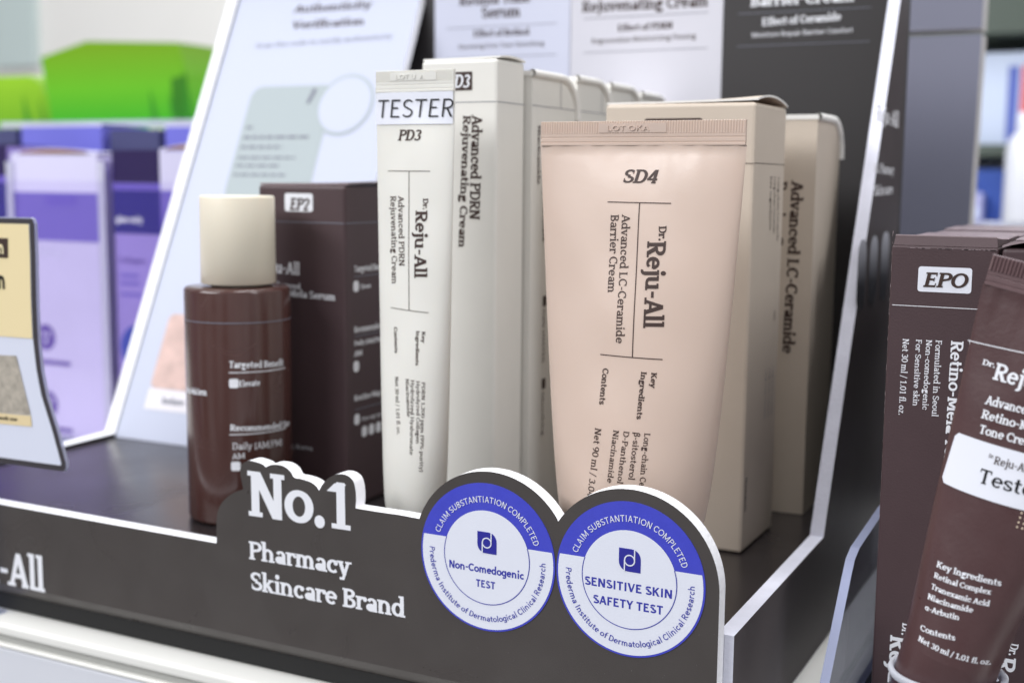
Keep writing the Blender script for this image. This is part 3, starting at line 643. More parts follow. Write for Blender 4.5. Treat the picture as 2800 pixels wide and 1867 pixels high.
# ---------------------------------------------------------------- cartons
def carton(name, label, cat, x0, x1, y0, y1, z0, z1, skin_m, front=None, side=None, lid='flat', edge_m=None, inside=None, group=None, rz=0.0, lean=0.0, amp=.0022, lid_m=None):
    bx = ((x0+x1)/2, (y0+y1)/2, z0)
    t = thing(name, label, cat, bx, group, (lean, 0, rz) if (rz or lean) else None)
    edge_m = edge_m or paper; lid_m = lid_m or skin_m; mb = MB(); lb = MB()
    if lid == 'round_back':
        r = .0125; top = [(y0, z1-.0016)] + [(y1-r+r*math.sin(math.radians(a)), z1-.0016-r+r*math.cos(math.radians(a))) for a in range(0, 91, 10)]
        prof = [(y1, z0), (y0, z0)] ; poly = [(y0, z0), (y1, z0)] + top[::-1]
        mb.prism(poly, lambda u, v, w: (w, u, v), x1, x0, skin_m, skin_m)
        band = [(y0-.0003, z1)] + [(y1-r+(r+.0016)*math.sin(math.radians(a)), z1-.0016-r+(r+.0016)*math.cos(math.radians(a))) for a in range(0, 91, 10)]
        strip = [(y0-.0003, z1-.0016)] + top[1:]
        lb.prism(strip + band[::-1], lambda u, v, w: (w, u, v), x1+.0003, x0-.0002, edge_m, edge_m)
        path = [((a[0]+b_[0])/2, (a[1]+b_[1])/2) for a, b_ in zip(strip, band)]; RB_ = .0013; V = []          # rounded white fold along the lid's edge
        for i, p in enumerate(path):
            q, r2 = path[max(i-1, 0)], path[min(i+1, len(path)-1)]; tx, tz = r2[0]-q[0], r2[1]-q[1]; l = math.hypot(tx, tz); nx, nz = -tz/l, tx/l
            for k in range(10):
                a = 2*math.pi*k/10; V.append((x1+.0002+RB_*math.sin(a), p[0]+nx*RB_*math.cos(a), p[1]+nz*RB_*math.cos(a)))
        lb.add(V, [(i*10+k, i*10+(k+1) % 10, (i+1)*10+(k+1) % 10, (i+1)*10+k) for i in range(len(path)-1) for k in range(10)], edge_m, True)
    else:
        zb = z1 - (.0006 if lid in ('flat', 'tilt') else 0)
        mb.box(x0, y0, z0, x1, y1, zb, skin_m, .0006 if lid in ('flat', 'tilt') else .0010, 2)
        if lid == 'flat': lb.box(x0+.0002, y0+.0001, z1-.0006, x1-.0002, y1-.0002, z1, lid_m, .0002, 1)
        elif lid == 'tilt':                               # tucked lid standing a little proud
            V = [(x0+.0004, y0+.0003, zb), (x1-.0004, y0+.0003, zb), (x1-.0008, y0+.0016, z1+.0018), (x0+.0006, y0+.0016, z1+.0018), (x0, y1, zb+.0004), (x1, y1, zb+.0004)]
            lb.add(V, [(0, 1, 2, 3), (3, 2, 5, 4), (1, 5, 2), (0, 3, 4)], lid_m)
            lb.box(x0+.0006, y0+.0016, z1+.0017, x1-.0008, y0+.0020, z1+.0021, edge_m)
        else:
            n = 16
            if lid == 'arch_side': g = lambda i, k: (x0+(x1-x0+.0003)*k, y0+.0012+(y1-y0-.0014)*i/n, z1+.0007+amp*math.sin(math.pi*(.06+.94*i/n))**.8*k**2)
            else: g = lambda i, k: (x0+(x1-x0)*i/n, y0+(y1-y0)*(1-k), z1+.0007+amp*math.sin(math.pi*i/n)**.8*k**2)
            ks = (0, .35, .7, 1.0)
            V = [Vector(g(i, k)) for k in ks for i in range(n+1)]; V2 = [p+Vector((0, 0, -.0006)) for p in V]; m = len(V); F = []; W = n+1
            for a in range(len(ks)-1):
                for i in range(n): q = (a*W+i, a*W+i+1, (a+1)*W+i+1, (a+1)*W+i); F.append(q if lid != 'arch_side' else q[::-1]); F.append(tuple(x+m for x in (q[::-1] if lid != 'arch_side' else q)))
            lb.add(V+V2, F, lid_m, True)
            e = (len(ks)-1)*W; lb.add(V+V2, [(e+i, e+i+1, m+e+i+1, m+e+i) for i in range(n)] + [(0*W+i, m+0*W+i, m+0*W+i+1, 0*W+i+1) for i in range(n)] + [(a*W, (a+1)*W, m+(a+1)*W, m+a*W) for a in range(len(ks)-1)], edge_m)
            lb.box(x0+.0012, y0+.0012, zb-.0004, x1-.0010, y1-.0012, zb+.00008, inside or paper_tan)
    if front: front(mb)
    if side: side(mb)
    mb.build('carton_body', t, bx); lb.build('lid', t, bx)
    return t
def lines(key, P, m, face=None, sel=None):
    return lambda mb: [mb.text(t, P, m, face or (None if t[1] != 'slab' else 'slabmed')) for i, t in enumerate(TEXTS[key]) if sel is None or i in sel]

# ivory cartons: one in front, four more in the row behind it
Zf = .0352
def pd3_front(mb):
    mb.flat(rrect(-.1120, .1763, -.1007, .1820, .0002, 1), fy(.055), ink_brown)
    mb.text(TEXTS['pd3box'][0], fy(.055, .0003), ink_white)
    for t in TEXTS['pd3box'][1:]: mb.text(t, fy(.055), ink_brown)
    mb.line([(-.1189, .1727), (-.0922, .1727)], .00022, fy(.055), ink_grey)
def pd3_side(mb): mb.line([(.0552, .1727), (.0738, .1727)], .00022, fx(-.0920), ink_grey)
carton('skincare_carton', 'foremost tall ivory carton with two large vertical lines of brown lettering, behind the white tube', 'carton', -.1191, -.0920, .0550, .0740, Zf, .1857, ivory_carton, pd3_front, pd3_side, 'arch_side', paper, paper, 'ivory cartons standing in a row', lean=0, amp=.0008)
def row_side(y0, y1, X):
    def f(mb):
        mb.line([(y0, .1727), (y1, .1727)], .00022, fx(X), ink_grey); mb.line([(y0+.022, .1725), (y0+.022, .1815)], .0003, fx(X), ink_grey)
        for k, (s, a, ln) in enumerate((('Niacinamide', .0045, .019), ('Hydrolyzed Hyaluronate', .0090, .038), ('Hydrolyzed Collagen', .0132, .030), ('PDRN', .0170, .009))):
            mb.text((s, 'slabbold', 0, y0+a, .1665, y0+a, .1665-ln, .0020), fx(X), ink_brown)
        for y, z, s, ln in ((.0100, .1060, 'Daily (AM/PM)', .018), (.0100, .078, 'Smoothing', .015)):
            mb.flat(rrect(y0+y-.0003, z+.0010, y0+y+.0025, z+.0045, .0005, 2), fx(X), ink_brown); mb.text((s, 'slab', 0, y0+y, z, y0+y, z-ln, .0016), fx(X), ink_brown, 'slabmed')
    return f
yb = .0752
for k, (d, lab) in enumerate(((.0345, 'second ivory carton of the row, with ingredient lines on its side'), (.0292, 'third ivory carton of the row, counted from the white tube'), (.0305, 'fourth ivory carton of the row, next to last before the cards'), (.0300, 'last ivory carton of the row, closest to the printed cards'))):
    X = -.0900
    carton('skincare_carton', lab, 'carton', X-.0272, X, yb, yb+d, Zf, (.1836, .1843, .1840, .1828)[k], ivory_carton, None, row_side(yb, yb+d, X), 'round_back', paper, None, 'ivory cartons standing in a row')
    yb += d+.0006

# beige cartons
def sd4_front(mb):
    mb.flat(rrect(-.0514, .1603, -.0327, .1679, .0008, 2), fy(.0753), ink_brown); mb.text(TEXTS['sd4box'][0], fy(.0753, .0003), ink_white)
    mb.line([(-.0650, .1544), (-.0166, .1544)], .00022, fy(.0753), ink_brown)
def sd4_side(mb):
    lines('sd4side', fx(-.0164), ink_brown, 'slab')(mb); mb.line([(.0755, .1545), (.1096, .1545)], .0002, fx(-.0164), ink_brown)
    for y in (.0955, .0995, .1035): mb.text(('Long-chain Ceramide', 'slab', 0, y, .0900, y, .0740, .0014), fx(-.0164), ink_grey)
carton('skincare_carton', 'foremost wide beige carton, directly behind the beige tube', 'carton', -.0645, -.0164, .0753, .1100, Zf, .1723, beige_carton, sd4_front, sd4_side, 'arch_side', paper, paper_tan, 'wide beige cartons', amp=.0022)
carton('skincare_carton', 'second wide beige carton with brown vertical lettering, beside the right side panel', 'carton', -.0620, -.0112, .1300, .1640, Zf, .1713, beige_carton, lines('sd4b2', fy(.13), ink_brown), None, 'round_back', paper, None, 'wide beige cartons')

# brown serum carton
def ep2_front(mb):
    P = fy(.06); mb.flat(rrect(-.1769, .1374, -.1651, .1436, .0009, 3), P, ink_white); mb.text(TEXTS['ep2'][0], fy(.06, .0003), ink_brown)
    for t in TEXTS['ep2'][1:]: mb.text(t, P, ink_white)
    mb.line([(-.1880, .1338), (-.1523, .1338)], .0003, P, ink_grey)
def ep2_side(mb):
    P = fx(-.1520)
    for t in TEXTS['ep2side']: mb.text(t, P, outer_ink, 'slabbold')
    for y0, y1, z in ((.0602, .0958, .1338), (.0650, .0900, .1156), (.0650, .0900, .0950), (.0650, .0900, .0694)): mb.line([(y0, z), (y1, z)], .0003, P, ink_grey)
    for y, z in ((.0644, .1103), (.0642, .0826), (.0644, .0640), (.0690, .0590), (.0735, .0590), (.0780, .0590)): mb.flat(rrect(y, z, y+.0034, z+.0038, .0012, 3), P, outer_ink)
    mb.text(('Massage gently', 'slab', 0, .0690, .0648, .0860, .0648, .0014), P, outer_ink)
carton('serum_carton', 'dark brown serum carton marked EP2 behind the serum bottle', 'carton', -.1883, -.1520, .0600, .0960, Zf, .1463, brown_carton, ep2_front, ep2_side, 'arch_side', paper_dark, dark_inside, None, amp=.0008)

# ---------------------------------------------------------------- serum bottle
BX, BY, BR = -.1808, .0386, .0174
t = thing('serum_bottle', 'brown round serum bottle with tall cream cap behind the No.1 cutout', 'bottle', (BX, BY, Zf))
mb = MB(); mb.lathe([(BR-.0012, Zf), (BR-.0003, Zf+.0005), (BR, Zf+.0015), (BR, .1118), (BR-.0002, .1124), (BR-.0007, .1129), (BR-.0040, .1131), (BR-.0060, .1132)], (BX, BY), bottle_brown, 96)
def cyl(e=EPS): return lambda u, v: (BX+(BR+e)*math.sin(u/BR), BY-(BR+e)*math.cos(u/BR), v)
for t_ in TEXTS['bottle']: mb.text(t_, cyl(), outer_ink if t_[1] == 'slab' else ink_white)
mb.line([(-.05, .1024), (.05, .1024)], .0003, cyl(), ink_grey); mb.line([(0.0088, 0.0864), (.0300, 0.0864)], .0003, cyl(), outer_ink); mb.line([(0.0086, 0.0661), (.0300, 0.0661)], .0003, cyl(), outer_ink)
for u, z in ((0.0088, 0.0814), (0.0089, 0.0541)): mb.flat(rrect(u, z, u+.0030, z+.0030, .0006, 3), cyl(), ink_white)
mb.build('bottle_body', t, (BX, BY, Zf))
mb = MB(); mb.lathe([(.0085, .1128), (.0085, .1146)], (BX, BY), mat('bottle_neck_ring', (190, 180, 165), .3), 64, cap0=False, cap1=False); mb.build('neck', t, (BX, BY, Zf))
mb = MB(); mb.lathe([(.0118, .1140), (.0123, .1143), (.0122, .1422), (.0120, .1427), (.0116, .1429), (.006, .14295)], (BX+.0006, BY), bottle_cap, 80); mb.build('cap', t, (BX, BY, Zf))

# ---------------------------------------------------------------- tubes
def tube(name, label, cat, m, xc, yc, z0, z1, zt, R, W, zcap, key, ink, seal_text=None, ribs=100, decor=None, base=None, rot=None, cap_m=None, group=None, dent=.00020, pitch_plate=None, ext=0.0, pw=.55, rib=.00018, edge=None, crimp_m=None):
    """z0 shoulder, z1 start of the crimp, zt its top edge; round at z0, flat at z1"""
    t = thing(name, label, cat, base, group, rot); o = (0, 0, 0) if rot else base
    def ab(z): s = min(max((z-z0)/(z1-z0), 0), 1); return R+(W/2-R)*s**pw, max(R*(1-s)**.8, .0006)
    def surf(u, v, e=EPS):
        a, bb = ab(v); r = max(-.999, min(.999, (u-xc)/a)); wob = dent*math.sin(v*210+u*90)*math.sin(u*160+1.3)*min(1, (v-z0)/.02)*(1-((u-xc)/a)**2) + .00010*math.exp(-max(0, z1-v)/.0045)*(math.sin((u-xc)*math.pi*2/W*7+1)+.6*math.sin((u-xc)*math.pi*2/W*11.3))
        return (u, yc-bb*math.sqrt(1-r*r)-wob-e, v)
    mb = MB(); n = 120; rows = 70; V = []; F = []
    for j in range(rows+1):
        z = z0+(z1-z0)*j/rows; a, bb = ab(z)
        for i in range(n):
            th = 2*math.pi*i/n; x = xc+a*math.cos(th); y = yc+bb*math.sin(th)
            if math.sin(th) < 0: y = surf(x, z, 0)[1]
            V.append((x, y, z))
    for j in range(rows):
        for i in range(n): p = j*n+i; q = j*n+(i+1) % n; F.append((p, q, q+n, p+n))
    mb.add(V, F, m, True)
    ze = z0-ext; mb.lathe([(R*.62, ze-.0042), (R*.80, ze-.0030), (R*.93, ze-.0014), (R, ze)] + ([(R, z0)] if ext else []), (xc, yc), m, n, cap0=False, cap1=False)
    for t_ in TEXTS[key]:
        if not t_[0].startswith('!'): decor_text(mb, t_, surf, ink, key)
    if decor: decor(mb, surf)
    mb.build('tube_body', t, o)
    cm = crimp_m or m
    mb = MB(); h = zt-z1; hw = W/2-.0003; D = .00055
    plate = pitch_plate or (-.33, .30)
    N = ribs*2; xs = [xc-hw+2*hw*i/N for i in range(N+1)]; V = []; F = []
    zr = [zt, zt-.0001, z1+h*.50, z1+h*.485]
    for k, z in enumerate(zr):
        for i, x in enumerate(xs):
            r = (x-xc)/W; inside = plate[0] < r < plate[1] and k >= 1
            amp = 0 if k in (0, 3) else (rib if i % 2 else -.00004)
            if inside and k == 1: amp = rib if i % 2 else -.00004
            V.append((x, yc-D-amp, z))
    w = len(xs)
    for k in range(3):
        for i in range(N): F.append((k*w+i+1, k*w+i, (k+1)*w+i, (k+1)*w+i+1)[::-1])
    mb.add(V, F, cm)
    low = [(zr[3], D), (z1+h*.36, D), (z1+h*.34, D-.00012), (z1+h*.31, D-.00012), (z1+h*.29, D), (z1+h*.16, D), (z1+h*.14, D-.00012), (z1+h*.11, D-.00012), (z1+h*.09, D+.0001), (z1, D+.0001)]
    V = [(x, yc-d, z) for z, d in low for x in (xc-hw, xc+hw)]
    mb.add(V, [(2*i, 2*i+2, 2*i+3, 2*i+1) for i in range(len(low)-1)], cm)
    mb.add([(xc-hw, yc-D, zt), (xc+hw, yc-D, zt), (xc+hw, yc+D, zt), (xc-hw, yc+D, zt), (xc-hw, yc-D, z1), (xc+hw, yc-D, z1), (xc+hw, yc+D, z1), (xc-hw, yc+D, z1)], [(0, 1, 2, 3), (3, 2, 6, 7), (1, 5, 6, 2), (0, 3, 7, 4)], cm)
    if edge: mb.box(xc-hw, yc-D-.00005, zt, xc+hw, yc+D*.6, zt+.00016, edge)  # pale strip along the top edge, painted as glint and wear
    if seal_text:
        px0, px1 = xc+plate[0]*W, xc+plate[1]*W; pz0, pz1 = z1+h*.52, zt-h*.10
        mb.prism([(px0, pz0), (px1, pz0), (px1, pz1), (px0, pz1)], lambda u, v, w_: (u, w_, v), yc-D-rib-.00003, yc-D+.0001, cm)
        c = (pz1-pz0)*.56; L = (px1-px0)
        mb.text((seal_text, 'sans', 0, px0+L*.12, pz0+(pz1-pz0)*.2, px0+L*.76, pz0+(pz1-pz0)*.18, c), lambda u, v: (u, yc-D-rib-.00030, v), cm, None, 1, lambda u, v: (u, yc-D-rib, v))
    mb.build('crimped_end', t, o)
    mb = MB(); mb.lathe([(R*.86, zcap), (R*.90, zcap+.0006), (R*.90, ze-.0040), (R*.86, ze-.0034), (R*.5, ze-.0033)], (xc, yc), cap_m or m, 64); mb.build('cap', t, o)
    return t, surf
def decor_text(mb, t_, surf, ink, key):
    face = {'slab': 'slabmed' if key in ('sd4', 'pd3') else 'slabbold'}.get(t_[1], t_[1])
    mb.text(t_, surf, ink, face)

def sd4_decor(mb, surf):
    P = lambda u, v: surf(u, v); w = .00026
    mb.line([(-.0417, .1433), (-.0237, .1432)], w, P, ink_brown); mb.line([(-.0324, .1431), (-.0308, .1025)], w, P, ink_brown); mb.line([(-.0402, .1026), (-.0227, .1024)], w, P, ink_brown)
tube('cream_tube', 'large beige cream tube marked SD4 standing on its cap behind the right seal', 'tube', cream_tube, -.0343, .028, .052, .1585, .1650, .0185, .0592, Zf, 'sd4', ink_brown, 'LOT OKA', 78, sd4_decor, (-.0343, .028, Zf), pitch_plate=(-.20, .13))
def pd3_decor(mb, surf):
    P = lambda u, v: surf(u, v); w = .0002
    mb.line([(-.1132, .1512), (-.0985, .1512)], w, P, ink_brown); mb.line([(-.1056, .1512), (-.1039, .1105)], w, P, ink_brown); mb.line([(-.1105, .1109), (-.0978, .1100)], w, P, ink_brown)
TESTER = TEXTS['pd3'].pop(0)
pt, psurf = tube('cream_tube', 'slim white cream tube marked PD3 with a TESTER sticker below its crimp', 'tube', white_tube, -.1050, .028, .050, .1742, .1804, .009, .0272, Zf, 'pd3', ink_brown, 'LOT UJA', 52, pd3_decor, (-.1050, .028, Zf), pitch_plate=(-.30, .28))
mb = MB(); V = []; n = 24
for z in [.1648+.0093*k/10 for k in range(11)]:
    for i in range(n+1): V.append(psurf(-.1183+.0264*i/n, z, .00030))
mb.add(V, [(k*(n+1)+i, k*(n+1)+i+1, (k+1)*(n+1)+i+1, (k+1)*(n+1)+i) for k in range(10) for i in range(n)], sticker_white, True)
mb.text(('TESTER', 'sanslight', .1, -.1180, .1668, -.0914, .1668, .0052), lambda u, v: psurf(u, v, .00058), ink_black)
mb.build('sticker', pt, (-.1050, .028, Zf))

# ---------------------------------------------------------------- right: clear tray with brown cartons and a tilted tester tube
t = thing('acrylic_tray', 'clear acrylic tray with a sloping polished front corner holding the brown cartons', 'tray', (.10, .10, .0002))
TB = (.10, .10, .0002)
prof = [(.0140, .0003), (.2200, .0003), (.2200, .0500), (.0975, .0495), (.0590, .0470), (.0530, .0452), (.0490, .0415), (.0270, .0185)]
mb = MB(); mb.prism(prof, lambda u, v, w: (w, u, v), .0225, .0200, acrylic, acrylic_edge, acrylic); rr = random.Random(3)
for k in range(70):                                      # scratches and dust on the clear wall
    u, v = rr.uniform(.05, .1), rr.uniform(.004, .044); l = rr.uniform(.00008, .0003); mb.flat([(u, v), (u+l, v), (u+l*.8, v+l*1.2), (u, v+l)], fx(.0225), ink_grey)
mb.build('side_wall', t, TB)
mb = MB(); mb.box(.0228, .0140, .0003, .1500, .2200, .0022, mat('smoked_tray_base', (40, 42, 48), .15), .0003); mb.build('tray_base', t, TB)
mb = MB(); mb.box(.0228, .2175, .0024, .1500, .2200, .0500, acrylic, .0002, 1); mb.build('back_wall', t, TB)

def epo_front(mb):
    P = fy(.05); mb.flat(rrect(.0361, .1209, .0495, .1275, .0007, 3), P, sticker_white); mb.text(TEXTS['epo'][0], fy(.05, .0003), ink_brown)
    for s in TEXTS['epo'][1:]: mb.text(s, P, ink_white, 'slabmed' if s[1] == 'slab' else 'slabbold')
    mb.line([(.0298, .1170), (.0553, .1170)], .00018, P, ink_white)
    rr = random.Random(7)                                # scuffs along the folds, where the board shows through
    for k in range(46):
        z = rr.choice((.06, .085, .1, .11, .125))+rr.uniform(-.012, .012); l = rr.uniform(.0002, .0013); u = .0290+rr.uniform(.00002, .00016)
        mb.flat([(u, z), (u+rr.uniform(.00004, .00012), z), (u+rr.uniform(.00003, .0001), z+l), (u, z+l*.8)], P, paper_dark)
    for k in range(26):
        u = rr.uniform(.0296, .0550); l = rr.uniform(.0003, .0022); mb.flat([(u, .13215), (u+l, .13218), (u+l*.8, .13232), (u, .13228)], P, paper_dark)
    for k in range(16):
        u, z = rr.uniform(.030, .055), rr.uniform(.03, .13); mb.flat([(u, z), (u+.00012, z), (u+.00010, z+.00014)], P, paper_dark)
def epo_side(mb): mb.line([(.0505, .1170), (.0785, .1170)], .00018, fx(.0557), ink_white)
G = 'brown cartons in the clear tray'
Zt = .0024
carton('cream_carton', 'foremost brown carton marked EPO in the clear tray', 'carton', .0290, .0557, .0500, .0790, Zt, .1335, brown_carton, epo_front, epo_side, 'tilt', paper_dark, None, G)
def re_front(x0):
    def f(mb):
        for s in TEXTS['epo'][-2:]: mb.text((s[0], s[1], s[2], s[3]+x0, s[4], s[5]+x0, s[6], s[7]), fy(.0480), ink_white)
        mb.line([(x0+.0292, .1165), (x0+.0555, .1165)], .00018, fy(.0480), ink_white)
    return f
carton('cream_carton', 'brown carton with an arched open lid behind the tilted brown tube', 'carton', .0566, .0830, .0480, .0770, Zt, .1330, brown_carton, re_front(.0276), None, 'arch_front', paper_dark, dark_inside, G, amp=.0022)
for k, (x0, x1, y0, z1, lab) in enumerate(((.0288, .0553, .0800, .1342, 'brown carton right behind the foremost EPO carton, only its top in view'), (.0292, .0556, .1100, .1338, 'second brown carton behind the EPO carton, its worn top in view'), (.0290, .0554, .1395, .1344, 'brown carton third behind the EPO carton, deep in the clear tray'), (.0292, .0556, .1690, .1340, 'brown carton at the very back of the tray, in line with the EPO carton'), (.0566, .0830, .0790, .1341, 'brown carton behind the one with the arched lid'), (.0568, .0832, .1090, .1346, 'rearmost brown carton behind the one with the arched lid'))):
    carton('cream_carton', lab, 'carton', x0, x1, y0, y0+.0285, Zt, z1, brown_carton, None, None, 'flat', paper_dark, None, G, lid_m=mat('worn_carton_top', (128, 112, 118), .42, .5, grain=(900, .0002), mottle=(260, .22)) if k == 0 else bpy.data.materials['worn_carton_top'])

TILT = math.radians(13); EB = (.0547, .0100, .0400)
def epot_decor(mb, surf):
    P = lambda u, v: surf(u, v)
    mb.line([(-.0170, .0716), (.0170, .0744)], .00022, P, ink_white)
    for i in range(3):
        for j in range(4): mb.flat(disc(.0052+.0011*i, .0352+.0011*j, .00022, 10), P, mat('dots', (235, 215, 190)) if 'dots' not in bpy.data.materials else bpy.data.materials['dots'])
STK = TEXTS['epot'][5:8]; TEXTS['epot'] = TEXTS['epot'][:5] + TEXTS['epot'][8:]
et, esurf = tube('cream_tube', 'brown cream tube with a white Tester sticker leaning right in a clear cup', 'tube', brown_tube, 0, 0, 0, .0850, .0918, .0112, .0350, -.0240, 'epot', ink_white, None, 42, epot_decor, EB, (0, TILT, 0), pitch_plate=(.05, .05), ext=.0125, pw=.95, rib=.00046, edge=paper_dark, crimp_m=mat('brown_crimp_lit', (112, 90, 92), .32, .5, mottle=(300, .08)))  # crimp colour lightened to carry the highlight on its ribs
mb = MB(); V = []; n = 40; m_ = 12
for j in range(m_+1):
    for i in range(n+1):
        u = -.0134+.0270*i/n; v = .0386+.0123*j/m_ + .03*(u+.0134)
        V.append(esurf(u, v, .0002))
F = [(j*(n+1)+i, j*(n+1)+i+1, (j+1)*(n+1)+i+1, (j+1)*(n+1)+i) for j in range(m_) for i in range(n) if not ((i in (0, n-1)) and (j in (0, m_-1)))]
for j, i, tri in ((0, 0, 0), (0, n-1, 1), (m_-1, 0, 2), (m_-1, n-1, 3)):
    q = [j*(n+1)+i, j*(n+1)+i+1, (j+1)*(n+1)+i+1, (j+1)*(n+1)+i]; q.pop({0: 0, 1: 1, 2: 3, 3: 2}[tri]); F.append(tuple(q))
mb.add(V, F, sticker_white, True)
for s in STK: mb.text(s, lambda u, v: esurf(u, v, .00034), ink_brown if s[0] != 'Tester' else ink_black, 'slabmed')
mb.build('sticker', et)
t = thing('clear_cup', 'clear plastic cup with a bright rim around the foot of the tilted brown tube', 'cup', (.0537, .0100, .0024))
CB = (.0537, .0100, .0024)
mb = MB(); mb.lathe([(.0118, .0026), (.0128, .0026), (.0130, .0330)], CB, acrylic, 72, cap0=True, cap1=False); mb.build('wall', t, CB)
mb = MB(); mb.lathe([(.0122, .0328), (.0132, .0329), (.0136, .0338), (.0133, .0346), (.0125, .0347), (.0120, .0340), (.0122, .0328)], CB, clear('cup_rim_plastic', (225, 228, 236), .1, .5, (222, 224, 232)), 72, cap0=False, cap1=False); mb.build('rim', t, CB)

# ---------------------------------------------------------------- left: shelf talker on a clear foot
TY = -.0058
wave = [(-.2261, .1357), (-.2250, .1353), (-.2242, .1338), (-.2242, .1236), (-.2246, .1100), (-.2246, .0967), (-.2236, .0870), (-.2219, .0790), (-.2176, .0677), (-.2144, .0579), (-.2144, .0560), (-.2156, .0549)]
t = thing('shelf_talker', 'cream and white wavy-edged card with a dark border at the far left edge', 'sign', (-.262, TY, .0002)); KB = (-.262, TY, .0002)
out = [(-.300, .0536)] + wave[::-1] + [(-.300, .1350)]
mb = MB(); mb.prism(out, lambda u, v, w: (u, w, v), TY-.0004, TY+.0006, clear('clear_sheet_edge', (215, 218, 235), .15, .5, (200, 202, 222))); mb.build('clear_backing', t, KB)
def inset(d): return [(-.300, .0536+d*1.1)] + [(u-d*(1.0 if k > 0 else 1), min(max(v, .0545+d*1.15), .1357-d)) for k, (u, v) in list(enumerate(wave))[::-1]] + [(-.300, .1350-d)]
mb = MB(); P = lambda u, v, w: (u, w, v)
mb.prism(inset(.0004), P, TY-.0007, TY-.0004, mat('talker_border', (62, 58, 62), .35))
mb.prism(inset(.0021), P, TY-.0009, TY-.0007, white_card)
top = [(u, v) for u, v in inset(.0021) if v > .0972] ; e = min((u for u, v in inset(.0021) if .09 < v < .11), default=-.2267)
mb.flat([(-.300, .0962), (-.2267, .0972)] + [q for q in inset(.0021)[1:-1] if q[1] > .0985] + [(-.300, .1330)], lambda u, v: (u, TY-.0011, v), mat('cream_talker_print', (236, 218, 172), .4))
mb.flat([(-.29, .1226), (-.2360, .1226), (-.2357, .1289), (-.29, .1287)], lambda u, v: (u, TY-.0013, v), ink_brown)
mb.text(('Skin', 'sansbold', 0, -.2462, .1238, -.2373, .1238, .0044), lambda u, v: (u, TY-.0015, v), mat('cream_ink', (236, 222, 180), .4))
mb.text(('tion', 'sansbold', 0, -.2480, .1125, -.2376, .1125, .0062), lambda u, v: (u, TY-.0013, v), ink_black)
mb.flat([(-.2480, .0716), (-.2288, .0722), (-.2343, .0911), (-.2480, .0905)], lambda u, v: (u, TY-.0011, v), mat('freckled_skin_print', (172, 164, 152), .5, mottle=(420, .22)))
mb.flat([(-.2480, .0678), (-.2285, .0684), (-.2288, .0720), (-.2480, .0714)], lambda u, v: (u, TY-.0011, v), mat('beige_caption_print', (228, 208, 164), .5))
mb.text(('week use', 'slabbold', 0, -.2440, .0694, -.2348, .0697, .0012), lambda u, v: (u, TY-.0013, v), ink_black)
mb.build('card', t, KB)
mb = MB(); mb.box(-.268, TY+.0007, .0004, -.256, TY+.0014, .075, acrylic); mb.box(-.272, TY-.002, .0002, -.252, TY+.0060, .0010, acrylic); mb.build('foot', t, KB)

